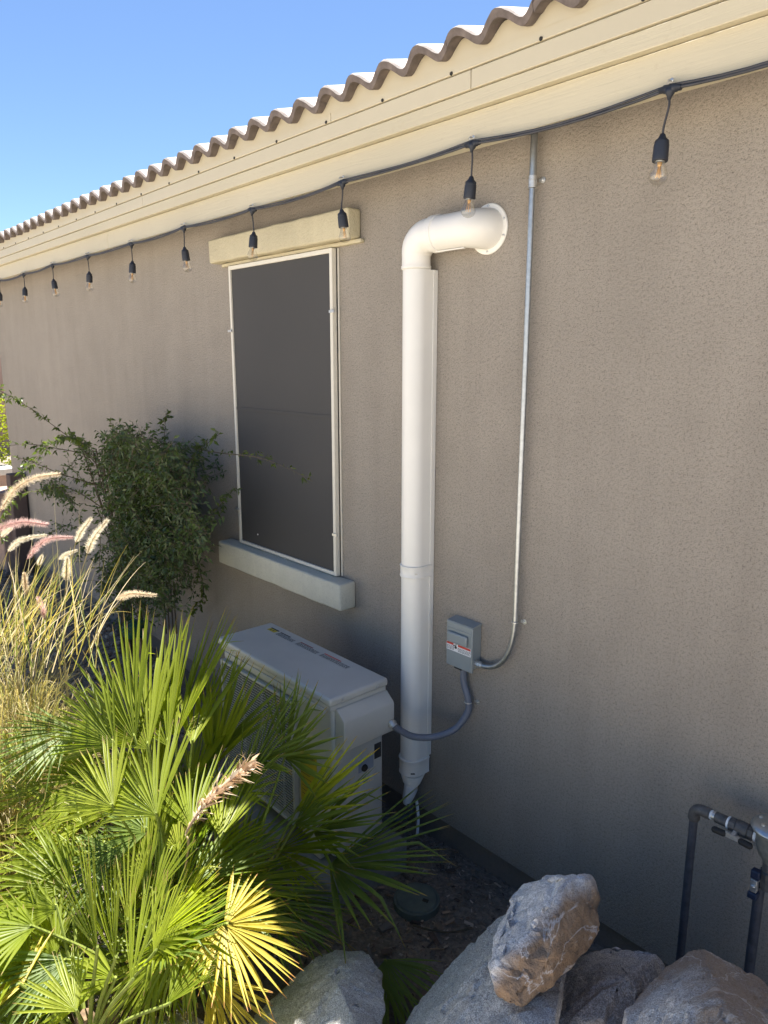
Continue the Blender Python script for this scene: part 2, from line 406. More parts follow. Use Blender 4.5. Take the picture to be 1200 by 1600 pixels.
# fascia: stepped boards, lit only by the ground
FX0, FX1 = WX0-.35, 3.4
def board(name, y0, y1, z0, z1, mat, seams=()):
    xs = [FX0] + list(seams) + [FX1]
    for a, b in zip(xs[:-1], xs[1:]):
        m_ = MB(); m_.box(a+.0012, b-.0012, y0, y1, z0, z1); m_.build(name, mat, house, bevel=.0025)
board('fascia_board', -.170, -.132, 2.408, 2.5, MT['cream'], (-4.3, .9))
board('fascia_board', -.192, -.14, 2.502, 2.547, MT['cream'], (-5.2, -.1))
board('drip_flashing', -.199, -.15, 2.5495, 2.6005, MT['cream_smooth'], (-6.5, -3.75, -1.545, 1.3))
board('eave_strip', -.203, -.15, 2.603, 2.665, MT['cream_smooth'], (-4.9, -2.19, .6))
mb = MB(); mb.box(WX0-.3, WX1, -.13, 0.0, 2.62, 2.64); mb.build('soffit', MT['stucco'], house, smooth=False)
x = -7.4
k = 0
while x < 0:
    m_ = MB(); m_.lathe((x+random.uniform(-.01, .01), -.2034, 2.607), (0, -1, 0), [(0, .0058), (.0025, .005), (.003, .001)], 8); m_.build('screw', MT['black'], house)
    x += .3045; k += 1
# roof: S-profile tiles
PITCHR = math.radians(17)
mb = MB(); c_, s_ = math.cos(PITCHR), math.sin(PITCHR)
mb.quad(V((FX0, -.2, 2.64)), V((FX1, -.2, 2.64)), V((FX1, 4.4, 2.64+4.6*math.tan(PITCHR))), V((FX0, 4.4, 2.64+4.6*math.tan(PITCHR))))
mb.quad(V((FX0, 9.0, 2.64)), V((FX1, 9.0, 2.64)), V((FX1, 4.4, 2.64+4.6*math.tan(PITCHR))), V((FX0, 4.4, 2.64+4.6*math.tan(PITCHR))))
roof = mb.build('roof', MT['tile'], house, smooth=False)
TW = .3022; TL = .40; AMP = .021
def wave(u):     # u in metres across one tile, two rolls
    t = (u/(TW/2)) % 1.0
    return AMP*math.sin(2*math.pi*t) + AMP*.12*math.sin(4*math.pi*t+.6)
def tile_mesh(seed):
    rnd = random.Random(seed); m_ = MB(); n = 28; th = .023
    for j, yy in enumerate((0, .012, TL)):
        for i in range(n+1):
            u = TW*i/n; h = wave(u)
            jit = rnd.uniform(-.0012, .0012)
            lip = .004 if j == 0 else 0
            m_.v.append(V((u, yy, h+th-lip+jit)))
        for i in range(n+1):
            u = TW*i/n; h = wave(u)
            m_.v.append(V((u, yy+(.002 if j == 0 else 0), h-.004+lip*.6 if j == 0 else h-.002)))
    r = 2*(n+1)
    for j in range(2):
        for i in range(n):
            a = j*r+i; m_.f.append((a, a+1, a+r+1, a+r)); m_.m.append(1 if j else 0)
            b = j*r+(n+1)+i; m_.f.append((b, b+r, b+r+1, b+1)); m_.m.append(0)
    for i in range(n): m_.f.append((i, n+1+i, n+2+i, i+1)); m_.m.append(0)
    for i0 in (0, n):
        for j in range(2):
            a = j*r+i0; q = (a, a+r, a+r+n+1, a+n+1); m_.f.append(q if i0 == 0 else q[::-1]); m_.m.append(0)
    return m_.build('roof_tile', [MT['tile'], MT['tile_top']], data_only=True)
TM = [tile_mesh(i) for i in range(5)]
for me in TM: smooth_by(me, 50)
for row in range(4):
    x = FX0-.05; i = 0
    x0 = -1.5615-.0378+TW*0   # a joint position
    kk = math.ceil((FX0-.1-x0)/TW)
    while x0+kk*TW < FX1:
        o = bpy.data.objects.new('roof_tile', random.choice(TM)); COL.objects.link(o); o.parent = roof
        d = row*.34
        o.location = (x0+kk*TW+.001+random.uniform(-.001, .001), -.243+d*c_, 2.636+d*s_+.022+random.uniform(-.003, .003) + row*.0)
        o.rotation_euler = (PITCHR-.05, random.uniform(-.008, .008), random.uniform(-.006, .006)); o.scale = (.993, 1, 1)
        kk += 1

mb = MB(); X0_ = -1.5615-.0378; n = int((FX1-FX0)/.0108); 
for i in range(n+1):
    x = FX0+i*.0108; zt = 2.6695+wave((x-X0_) % TW)-.004
    mb.v += [V((x, -.2045, 2.63)), V((x, -.2045, zt)), V((x, -.19, zt)), V((x, -.19, 2.63))]
for i in range(n):
    for k in range(3): mb.f.append((4*i+k, 4*i+k+1, 4*i+5+k, 4*i+4+k)[::-1]); mb.m.append(0)
mb.build('eave_closure', MT['cream_smooth'], house)
# ---------------------------------------------------------------- ground
def gh(x, y):
    h = .025*noise.noise(V((x*1.3, y*1.3, 0))) + .012*noise.noise(V((x*5, y*5, 2))) + .006*noise.noise(V((x*17, y*17, 5)))
    h -= .02
    if y > -.28: h -= .03*min(1, (y+.28)/.28)*0
    return GZ+h
mb = MB()
def axis(lo, hi, st, far):
    a = [-far, -far/3, -far/10, -25]; k_ = lo-6
    out = a+[lo-8, lo-4, lo-2, lo-1]; t = lo
    while t < hi: out.append(t); t += st
    return out + [hi, hi+1, hi+2, hi+4, hi+8, 25, far/10, far/3, far]
xs = axis(-8, 1.0, .05, 600); ys = axis(-2.6, .1, .045, 600)
nxs = len(xs)
for y in ys:
    for x in xs:
        inn = -9 < x < 2 and -3.6 < y < .2
        mb.v.append(V((x, y, gh(x, y) if inn else GZ-.02)))
for j in range(len(ys)-1):
    for i in range(nxs-1):
        a = j*nxs+i; mb.f.append((a, a+1, a+nxs+1, a+nxs)); mb.m.append(0)
tag(mb.build('ground', MT['ground'], angle=180), kind='structure')

# mulch: bark chips and twigs; pebbles
mb = MB()
rr = random.Random(3)
def chip(x, y, L, W, T, col):
    a = rr.uniform(0, 6.28); t = rr.uniform(-.35, .35)
    ax = V((math.cos(a), math.sin(a), t)).normalized(); ay = V((-math.sin(a), math.cos(a), rr.uniform(-.3, .3))).normalized(); az = ax.cross(ay)
    c = V((x, y, gh(x, y)+T+.004+rr.random()*.006)); n0 = len(mb.v)
    mb.obox(c, ax*L, ay*W, az*T)
    for q in range(8): mb.v[n0+q] += V((rr.uniform(-1, 1), rr.uniform(-1, 1), rr.uniform(-1, 1)))*W*.35
    mb.c += [col]*8
for i in range(9000):
    x = rr.uniform(-2.9, -.2); y = rr.uniform(-1.3, .02)
    b = rr.choice(((.18, .13, .095), (.27, .20, .15), (.11, .08, .065), (.38, .31, .25), (.17, .15, .135)))
    k = rr.uniform(.7, 1.25); b = tuple(q*k for q in b)
    L = rr.uniform(.002, .008) if rr.random() < .93 else rr.uniform(.01, .026)
    chip(x, y, L, L*rr.uniform(.15, .5), L*rr.uniform(.06, .16), b)
tag(mb.build('bark_mulch', MT['chip'], smooth=False), 'brown bark chips and litter scattered over the bed beside the wall', 'mulch', kind='stuff')
mb = MB()
ico = bmesh.new(); bmesh.ops.create_icosphere(ico, subdivisions=1, radius=1); IV = [v.co.copy() for v in ico.verts]; IF = [tuple(v.index for v in f.verts) for f in ico.faces]; ico.free()
def pebble(x, y, z, r, col, mbx):
    n0 = len(mbx.v); sx, sy, sz = rr.uniform(.7, 1.3), rr.uniform(.6, 1.1), rr.uniform(.4, .8); a = rr.uniform(0, 6.28); ca, sa = math.cos(a), math.sin(a)
    for v in IV:
        q = V((v.x*sx, v.y*sy, v.z*sz))*r*rr.uniform(.85, 1.15); mbx.v.append(V((x+q.x*ca-q.y*sa, y+q.x*sa+q.y*ca, z+q.z))); mbx.c.append(col)
    for f in IF: mbx.f.append(tuple(n0+i for i in f)); mbx.m.append(0)
for i in range(9000):
    x = rr.uniform(-7.2, -.9); y = rr.uniform(-2.2, -.02)
    if x > -2.9 and y > -1.1 and rr.random() < .93: continue
    k = rr.uniform(.55, 1.25); b = rr.choice(((.34, .27, .20), (.28, .21, .15), (.38, .32, .25), (.22, .17, .13)))
    r = rr.uniform(.005, .014) if rr.random() < .9 else rr.uniform(.014, .03)
    if x < -4: r *= 1.3
    pebble(x, y, gh(x, y)+r*.3, r, tuple(q*k for q in b), mb)
tag(mb.build('gravel', MT['pebble'], smooth=False), 'tan and grey gravel covering the bed under the plants', 'gravel', kind='stuff')

def tubething(name, label, cat, pts, r, mat, seg=8):
    m_ = MB(); m_.tube(catmull(pts, 6), r, seg); return tag(m_.build(name, mat), label, cat)
G = GZ-.015
tubething('twig', 'long thin curved twig lying on the mulch near the round lid', 'twig', [pz(645, 1446, G+.015), pz(680, 1455, G+.02), pz(710, 1456, G+.015), pz(738, 1450, G+.015)], .0035, MT['bark'], 6)
tubething('twig', 'short straight stick on the mulch below the curved twig', 'twig', [pz(672, 1483, G+.015), pz(694, 1483, G+.02)], .003, MT['wood'], 6)

# round lid
lc = pz(651, 1404, GZ+.0)
vb = thing('valve_box', 'round dark green plastic valve box lid sunk in the mulch under the palm leaf tips', 'valve box'); vb.location = (lc.x, lc.y, GZ-.02)
mb = MB(); mb.lathe((0, 0, 0), (0, 0, 1), [(-.05, .082), (.012, .084), (.02, .083), (.02, .076)], 40); mb.build('rim', MT['lid'], vb)
mb = MB(); mb.lathe((0, 0, .012), (0, 0, 1), [(0, .074), (.011, .074), (.014, .071), (.015, .03), (.015, .001)], 40); lid = mb.build('lid', MT['lid'], vb)
mb = MB(); mb.obox(V((.035, .01, .028)), V((.010, .004, 0)), V((-.003, .006, 0)), V((0, 0, .0015))); mb.build('finger_slot', MT['black'], lid)

# ---------------------------------------------------------------- outdoor unit
ac = thing('air_conditioner', 'ivory outdoor air conditioning unit with louvred front standing behind the palm', 'air conditioner')
AX0, AX1, AY0, AY1, AZ0, AZ1 = -2.605, -1.862, -.485, -.25, .03, .625
mb = MB(); mb.box(AX0, AX1, AY0, AY1, AZ0, AZ1); mb.build('body', MT['ac'], ac, bevel=.012)
bm = MB(); bm.box(-2.622, -1.848, -.505, -.237, .630, .661)
bm.build('top_cover', MT['ac'], ac, bevel=.010)
mb = MB(); mb.box(-2.612, -1.855, -.497, -.243, .612, .629); mb.build('cover_lip', MT['ac'], ac, bevel=.003)
mb = MB(); mb.box(AX0+.03, AX1-.03, -.5, AY0-.001, .585, .611); mb.build('front_ledge', MT['ac'], ac, bevel=.004)
# front grille: dark recess with frame and fine bars
gx0, gx1, gz0, gz1 = -2.585, -2.085, .07, .56
mb = MB(); mb.box(gx0, gx1, AY0-.004, AY0-.0015, gz0, gz1); mb.build('fan_recess', MT['acdark'], ac, smooth=False)
mb = MB()
for a in ((gx0-.012, gx0, gz0-.012, gz1+.012), (gx1, gx1+.012, gz0-.012, gz1+.012), (gx0, gx1, gz0-.012, gz0), (gx0, gx1, gz1, gz1+.012)):
    mb.box(a[0], a[1], AY0-.024, AY0-.0015, a[2], a[3])
mb.build('grille_frame', MT['ac'], ac, bevel=.003)
bar = MB(); bar.box(gx0+.001, gx1-.001, -.0022, .0022, -.0013, .0013); barme = bar.build('grille_bar', MT['ac'], data_only=True, smooth=False)
z = gz0+.006
while z < gz1-.003:
    o = bpy.data.objects.new('grille_bar', barme); COL.objects.link(o); o.parent = ac; o.location = (0, AY0-.016, z); z += .0115
for x in (gx0+.14, gx0+.28, gx0+.42):
    mb = MB(); mb.box(x-.002, x+.002, AY0-.012, AY0-.0045, gz0, gz1); mb.build('grille_rib', MT['ac'], ac, smooth=False)
# side valve cover, chamfered
mb = MB(); yA, yB = -.475, -.243; X = AX1+.001
prof = [(X, .615), (X+.012, .615), (X+.048, .585), (X+.052, .575), (X+.052, .478), (X+.046, .468), (X, .462)]
n0 = len(mb.v)
for yy in (yA, yB):
    for x, z in prof: mb.v.append(V((x, yy, z)))
L = len(prof)
for i in range(L):
    j = (i+1) % L; mb.f.append((n0+i, n0+j, n0+L+j, n0+L+i)); mb.m.append(0)
mb.f.append(tuple(range(n0, n0+L))[::-1]); mb.f.append(tuple(range(n0+L, n0+2*L))); mb.m += [0, 0]
vc = mb.build('valve_cover', MT['ac'], ac, bevel=.003)
for yy, zz in ((-.45, .645), (-.29, .645)):
    mb = MB(); mb.lathe((-1.8478, yy, zz), (1, 0, 0), [(0, .005), (.0015, .005), (.002, .002)], 10); mb.build('screw', MT['zinc'], ac)
# stickers
mb = MB(); mb.box(AX1+.0006, AX1+.0016, -.295, -.262, .352, .412); mb.build('sticker', MT['ink'], ac, smooth=False)
mb = MB(); mb.box(AX1+.0006, AX1+.002, -.372, -.300, .325, .372); st = mb.build('sticker', plain('label_greyblue', (.25, .28, .33), .4), ac, smooth=False)
mb = MB(); mb.lathe((AX1+.002, -.345, .338), (1, 0, 0), [(0, .014), (.006, .013), (.008, .006)], 14); mb.build('service_port', MT['black'], ac)
mb = MB(); mb.box(-2.060, -1.958, AY0-.0028, AY0-.001, .175, .385); ys_ = mb.build('energy_sticker', MT['yellow'], ac, smooth=False)
def textobj(txt, size, loc, rot, mat, parent, name='lettering', ext=.0004):
    cu = bpy.data.curves.new(name, 'FONT'); cu.body = txt; cu.size = size; cu.extrude = ext; cu.resolution_u = 2; cu.materials.append(mat)
    tmp = bpy.data.objects.new('tmp', cu); me = bpy.data.meshes.new_from_object(tmp); bpy.data.objects.remove(tmp); bpy.data.curves.remove(cu)
    o = bpy.data.objects.new(name, me); COL.objects.link(o); o.parent = parent; o.location = loc; o.rotation_euler = rot; return o
textobj('ENERGYGUIDE', .0135, (-2.056, AY0-.0034, .366), (math.pi/2, 0, 0), MT['ink'], ys_)
mb = MB()
for i in range(9):
    mb.box(-2.052, -2.052+random.uniform(.05, .085), AY0-.0036, AY0-.0029, .345-i*.017, .3465-i*.017)
mb.build('small_print', MT['ink'], ys_, smooth=False)
# printed notices along the back of the lid
def notice(x0, x1, y0, y1, head):
    b_ = MB(); b_.box(x0, x1, y0, y1, .6612, .6616); s = b_.build('notice', MT['ac'], ac, smooth=False)
    q = MB(); yy = y1-.003
    q2 = MB(); q2.box(x0+.004, x0+(x1-x0)*.62, yy-.006, yy, .6618, .6621); q2.build('notice_heading', head, s, smooth=False)
    yy -= .0095
    while yy > y0+.002:
        x = x0+.003
        while x < x1-.006:
            wl = random.uniform(.006, .018); q.box(x, min(x+wl, x1-.003), yy-.0026, yy, .6618, .6621); x += wl+.003
        yy -= .0058
    q.build('small_print', MT['ink'], s, smooth=False)
notice(-2.49, -2.365, -.307, -.272, MT['ink']); notice(-2.345, -2.20, -.307, -.272, plain('notice_maroon', (.22, .04, .04), .5)); notice(-2.185, -2.01, -.307, -.270, MT['red'])
mb = MB(); mb.box(-2.56, -2.505, -.300, -.280, .6612, .6617); ysn = mb.build('hazard_sticker', MT['yellow'], ac, smooth=False)
mb = MB(); mb.box(-2.56, -2.502, -.2795, -.272, .6612, .6618); mb.box(-2.545, -2.540, -.296, -.285, .6618, .6621); mb.box(-2.527, -2.521, -.296, -.285, .6618, .6621); mb.build('hazard_print', MT['ink'], ysn, smooth=False)
for x in (-2.5, -1.97):
    mb = MB(); mb.box(x-.04, x+.04, -.50, -.22, -.005, .029); mb.build('foot', MT['ac'], ac, bevel=.004)
mb = MB(); mb.box(-2.74, -1.80, -.56, -.18, -.16, -.006); tag(mb.build('equipment_pad', plain('pad_concrete', (.22, .22, .21), .9, 0, .15, 40, .4), bevel=.008), 'pale concrete pad under the outdoor air conditioning unit', 'pad')

# ---------------------------------------------------------------- white line cover
lc_ = thing('line_cover', 'white vinyl pipe cover running down the wall beside the window', 'line cover')
CX, CY, CR = -1.904, -.0605, .0465
HR = .0545
def dprof(cx, cy, z, r):     # D section: round front, flat back against the wall
    out = []
    for i in range(21):
        a = math.pi + math.pi*i/20
        out.append(V((cx+r*math.cos(a), cy+r*math.sin(a), z)))
    out.append(V((cx+r, -.014, z))); out.append(V((cx-r, -.014, z))); return out
def dsect(m_, zr, cx=CX, cy=CY):
    base = len(m_.v); k = 23
    for z, r in zr: m_.v += dprof(cx, cy, z, r)
    for j in range(len(zr)-1):
        for i in range(k):
            i2 = (i+1) % k; m_.f.append((base+j*k+i, base+j*k+i2, base+(j+1)*k+i2, base+(j+1)*k+i)); m_.m.append(0)
    m_.f.append(tuple(base+i for i in range(k))[::-1]); m_.f.append(tuple(base+(len(zr)-1)*k+i for i in range(k))); m_.m += [0, 0]
mb = MB(); dsect(mb, [(1.047, CR), (2.098, CR)]); mb.build('duct', MT['plastic_white'], lc_)
mb = MB(); dsect(mb, [(.262, CR), (1.0, CR)]); mb.build('duct', MT['plastic_white'], lc_)
mb = MB(); dsect(mb, [(1.0005, CR+.001), (1.0015, CR+.0045), (1.005, CR+.0055), (1.009, CR+.0035), (1.04, CR+.0035), (1.044, CR+.0055), (1.0465, CR+.004)]); cpl = mb.build('coupling', MT['plastic_white'], lc_)
mb = MB(); mb.obox(V((CX+.052, -.098, 1.024)), V((.003, .004, 0)), V((0, 0, .0015)), V((.002, -.001, 0))); mb.build('catch', MT['screen_frame'], cpl)
mb = MB(); dsect(mb, [(.19, CR-.004), (.194, CR+.0055), (.20, CR+.0035), (.250, CR+.0035), (.256, CR+.0065), (.2615, CR+.004)]); cpl = mb.build('coupling', MT['plastic_white'], lc_)
mb = MB(); mb.obox(V((CX+.050, -.104, .217)), V((.005, .006, 0)), V((0, 0, .0015)), V((.002, -.001, 0))); mb.build('catch', MT['black'], cpl)
mb = MB(); mb.box(CX-CR-.0015, CX+CR+.0015, -.0135, -.001, .262, 2.098); mb.build('back_plate', MT['plastic_white'], lc_, bevel=.002)
mb = MB(); mb.box(CX+CR+.0003, CX+CR+.003, -.024, -.0136, 1.047, 2.098); mb.box(CX+CR+.0003, CX+CR+.003, -.024, -.0136, .262, 1.0)
mb.build('edge_rail', MT['plastic_white'], lc_, bevel=.001)
# corrugated reducer
mb = MB(); pr = []
z0 = .19; rr0 = CR+.001; prof = []
for i in range(26):
    t = i/25; r_ = rr0*(1-t)+.031*t+.0028*math.sin(t*2*math.pi*5); prof.append((-t*.052, r_))
mb.lathe((CX+.004, CY, z0), (.10, 0, 1), prof, 28); mb.build('reducer', MT['plastic_white'], lc_)
mb = MB(); P = [V((CX-.003, CY, .142)), V((CX-.002, CY-.004, .11)), V((CX-.012, CY-.01, .07)), V((CX-.014, CY-.012, .045))]
mb.tube(P, [.027, .028, .022, .016], 14); mb.build('tape_wrap', MT['wrap'], lc_)
# top elbows
ER = .064; ZT = 2.205; XR = -1.70
elb = []
for i in range(13):
    a = math.pi/2*i/12; elb.append(V((CX+ER*(1-math.cos(a)), CY, ZT-ER+ER*math.sin(a))))
zl = 2.0985
mb = MB(); P = [V((CX, CY, zl)), V((CX, CY, zl+.004)), V((CX, CY, zl+.012)), V((CX, CY, zl+.0125))]+[e for e in elb if e.z > zl+.014]+[V((CX+ER+.02, CY, ZT))]
rd = [CR+.001, CR+.0055, CR+.0055, CR+.003]+[CR+.003+(HR-CR-.003)*min(1, i/4) for i in range(len(P)-4)]
mb.tube(P, rd, 36); mb.build('elbow', MT['plastic_white'], lc_)
mb = MB(); xa = CX+ER+.0205
P = [V((xa, CY, ZT)), V((xa+.003, CY, ZT)), V((xa+.03, CY, ZT)), V((xa+.033, CY, ZT)), V((xa+.126, CY, ZT))]
ex = xa+.126; r2 = .062
for i in range(1, 12):
    a = math.pi/2*i/11; P.append(V((ex+r2*math.sin(a), CY+r2*(1-math.cos(a)), ZT)))
rd = [HR, HR+.0055, HR+.0055, HR+.0015]+[HR+.0015+.008*i/(len(P)-5) for i in range(len(P)-4)]
mb.tube(P, rd, 36, True); mb.build('elbow', MT['plastic_white'], lc_)
fxc = ex+r2
mb = MB(); mb.lathe((fxc, -.0005, ZT), (0, -1, 0), [(0, .077), (.003, .078), (.006, .076), (.0065, .064)], 40); fl = mb.build('wall_flange', MT['plastic_white'], lc_)
for a in (20, -22, 160, 200, 90, -90):
    mb = MB(); mb.lathe((fxc+.0695*math.cos(math.radians(a)), -.0068, ZT+.0695*math.sin(math.radians(a))), (0, -1, 0), [(0, .0042), (.0022, .004), (.003, .002)], 10); mb.build('screw', MT['zinc'], fl)
mb = MB(); mb.box(xa+.02, ex+.02, CY-.014, CY-.004, ZT-HR-.006, ZT-HR-.002); mb.build('seam_catch', MT['plastic_white'], lc_, bevel=.001)

# ---------------------------------------------------------------- disconnect box
bx = thing('disconnect_box', 'small grey electrical disconnect box on the wall right of the white pipe cover', 'electrical box')
B0, B1, BZ0, BZ1 = -1.738, -1.613, .700, .871
YF = -.050
ZL = (BZ0+BZ1)/2 - .8085
mb = MB(); mb.box(B0+.002, B1-.002, YF+.008, -.001, BZ0+.012, BZ1-.004); mb.build('body', MT['box'], bx, bevel=.002)
mb = MB(); mb.v += [V((B0, YF, BZ1)), V((B1, YF, BZ1)), V((B1, -.001, BZ1+.006)), V((B0, -.001, BZ1+.006)), V((B0, YF, BZ1-.003)), V((B1, YF, BZ1-.003)), V((B1, -.001, BZ1-.003)), V((B0, -.001, BZ1-.003))]
mb.f += [(0, 1, 2, 3), (7, 6, 5, 4), (0, 4, 5, 1), (1, 5, 6, 2), (2, 6, 7, 3), (3, 7, 4, 0)]; mb.m += [0]*6; mb.build('rain_top', MT['box'], bx, bevel=.001)
mb = MB(); mb.box(B0, B1, YF-.0005, YF+.0085, BZ0, BZ1-.0035); cv = mb.build('cover', MT['box'], bx, bevel=.0025)
mb = MB(); mb.box(B0+.004, B1-.004, YF-.0025, YF-.0006, BZ1-.028, BZ1-.024); mb.build('rib', MT['box'], cv, bevel=.0008)
bmx = MB(); bmx.box(B0+.012, B1-.018, YF-.014, YF-.0006, .817+ZL, .857+ZL); bmx.build('handle', MT['box'], cv, bevel=.0065)
mb = MB(); mb.box(B0+.002, B1-.006, YF-.0014, YF-.0006, .783+ZL, .814+ZL); lb = mb.build('warning_label', MT['white'], cv, smooth=False)
mb = MB(); mb.box(B0+.003, B0+.036, YF-.0018, YF-.0015, .805+ZL, .813+ZL); mb.box(B0+.058, B1-.007, YF-.0018, YF-.0015, .805+ZL, .813+ZL); mb.build('red_band', MT['red'], lb, smooth=False)
mb = MB()
for zz in (.800+ZL, .796+ZL, .792+ZL, .788+ZL):
    x = B0+.004
    while x < B1-.012:
        wl = random.uniform(.003, .009)
        if not (B0+.036 < x < B0+.056): mb.box(x, x+wl, YF-.0018, YF-.0015, zz-.0009, zz+.0009)
        x += wl+.0025
mb.lathe((B0+.047, YF-.0015, .800+ZL), (0, -1, 0), [(0, .006), (.0006, .0058)], 12); mb.obox(V((B0+.043, YF-.0017, .807+ZL)), V((.009, 0, .004)), V((0, .0003, 0)), V((-.0006, 0, .0013)))
mb.build('small_print', MT['ink'], lb, smooth=False)
mb = MB(); mb.box(B0+.04, B0+.075, YF-.0008, YF+.006, BZ0-.005, BZ0); mb.build('latch', MT['ink'], cv, bevel=.001)
for z in (.78, .82, .86):
    mb = MB(); mb.lathe((B1-.0021, -.022, z-.045), (1, 0, 0), [(0, .009), (.0012, .0088)], 18)
    if z < .8 or z > .85: mb.build('knockout', MT['box'], bx)

# galvanised conduit
cdn = thing('conduit', 'thin galvanised steel conduit down the wall curving into the grey box', 'conduit')
yC = -.026; XC = -1.447
P = [V((XC, yC, 2.62)), V((XC, yC, 2.33))]
mb = MB(); mb.tube(P, .0105, 12); mb.build('upper_tube', MT['steel'], cdn)
mb = MB(); mb.lathe((XC, yC, 2.295), (0, 0, 1), [(0, .010), (.001, .0125), (.034, .0125), (.035, .010)], 14); mb.build('coupling', MT['zinc'], cdn)
P = [V((XC, yC, 2.294)), V((XC, yC, 1.8)), V((XC-.001, yC, 1.3)), V((XC-.001, yC, .96))]
P += bez(V((XC-.001, yC, .95)), V((XC-.002, yC, .84)), V((XC-.035, yC-.002, .737)), V((B1+.022, yC, .733)), 16) + [V((B1+.012, yC, .733))]
mb = MB(); mb.tube(P, .009, 14); mb.build('tube', MT['steel'], cdn)
mb = MB(); mb.lathe((B1-.0015, yC, .733), (1, 0, 0), [(0, .0145), (.005, .0145), (.0055, .012), (.012, .012), (.0125, .014), (.02, .014), (.021, .0105), (.03, .0105)], 8); mb.build('connector', MT['zinc'], cdn)
def strap(parent, c, dirx, r=.010):
    m_ = MB(); arc = []
    for i in range(9):
        a = math.pi*i/8; arc.append((math.cos(a)*(r+.0012), -math.sin(a)*(r+.0012)))
    for z in (-.005, .005):
        for u, v_ in [( (r+.02)*dirx, .0245)]: pass
    m_.tube([V((c.x+(r+.0012)*math.cos(math.pi*i/8), c.y-(r+.0012)*math.sin(math.pi*i/8), c.z)) for i in range(9)], .0028, 6)
    m_.lathe((c.x+dirx*(r+.010), -.0005, c.z), (0, -1, 0), [(0, .009), (.003, .009), (.0035, .0045), (.007, .0045), (.008, .002)], 12)
    m_.obox(V((c.x+dirx*(r+.003), -.003, c.z)), V((.006, 0, 0)), V((0, .002, 0)), V((0, 0, .005)))
    return m_.build('strap', MT['zinc'], parent)
strap(cdn, V((XC, yC, 2.318)), 1); strap(cdn, V((XC-.001, yC, .935)), 1)

# flexible conduit
fx = thing('flexible_conduit', 'grey flexible conduit looping from under the grey box to the outdoor unit', 'conduit')
P = catmull([V((-1.672, -.028, .69)), V((-1.668, -.028, .64)), V((-1.645, -.028, .58)), V((-1.645, -.032, .53)), V((-1.672, -.07, .468)), V((-1.72, -.13, .44)), V((-1.765, -.19, .445)), V((-1.79, -.235, .478)), V((-1.797, -.26, .50))], 8)
mb = MB(); mb.tube(P, .0125, 14); mb.build('hose', MT['flex'], fx)
mb = MB(); mb.lathe((-1.672, -.028, .6995), (0, 0, -1), [(0, .017), (.008, .017), (.009, .014), (.018, .014)], 8); mb.build('connector', MT['flex'], fx)
mb = MB(); mb.lathe((-1.811, -.262, .512), (.8, .15, -.6), [(0, .013), (.006, .013), (.007, .017), (.016, .017), (.017, .0145), (.024, .0145)], 10); mb.build('connector', MT['zinc'], fx)
strap(fx, V((-1.645, -.026, .572)), 1, .0125)

# refrigerant tails behind the unit
tubething('insulated_pipe', 'grey insulated pipe from the taped end of the white cover to the unit', 'pipe', [V((-1.90, -.075, .055)), V((-1.90, -.07, .02)), V((-1.93, -.09, -.02)), V((-2.0, -.15, -.03)), V((-2.1, -.2, -.02))], .013, plain('pipe_insulation', (.07, .08, .09), .8))
tubething('drain_hose', 'pale thin drain hose beside the taped end of the white cover', 'hose', [V((-1.875, -.06, .07)), V((-1.868, -.058, .0)), V((-1.86, -.07, -.07))], .006, MT['wrap'])
rr = random.Random(12)
mb = MB()
for i in range(26):
    a = rr.uniform(0, 6.28); c = V((rr.uniform(-1.98, -1.80), rr.uniform(-.2, -.03), GZ))
    P = [c, c+V((math.cos(a)*.03, math.sin(a)*.03, rr.uniform(.02, .05))), c+V((math.cos(a)*.08, math.sin(a)*.08, rr.uniform(0, .06))), c+V((math.cos(a)*.12, math.sin(a)*.11, rr.uniform(-.01, .05)))]
    mb.tube(catmull(P, 3), rr.uniform(.001, .0025), 4)
tag(mb.build('dry_root_tangle', plain('root_grey', (.16, .14, .13), .9, 0, .4)), 'tangle of dry stems on the ground behind the unit under the white cover', 'dry stems', kind='stuff')

# ---------------------------------------------------------------- string lights
sg = thing('string_lights', 'black string of clear outdoor bulbs hanging along the bottom of the cream fascia', 'string lights')
YL = -.186
ax_px = [(1047, 143), (738, 228), (535, 288), (394, 330), (287, 358), (205, 383), (137, 402), (82, 416), (37, 430), (-2, 440)]
LP = [at(px, py, YL) for px, py in ax_px]
LP = [at(1420, 30, YL)] + LP + [LP[-1]+V((-.63, 0, .0)), LP[-1]+V((-1.2, 0, .0))]
cord = []
for a, b in zip(LP[:-1], LP[1:]):
    a2 = a+V((0, 0, .006)); b2 = b+V((0, 0, .006)); sag = random.uniform(.006, .016)
    for i in range(8):
        t = i/8; p = a2.lerp(b2, t); p.z -= sag*4*t*(1-t); p.y += 0.0; cord.append(p)
cord.append(LP[-1])
mb = MB(); mb.tube(cord, .0038, 8); mb.tube([p+V((0, -.001, .0062+.0015*math.sin(i*.9))) for i, p in enumerate(cord)], .0032, 8); mb.build('cord', MT['cord'], sg)
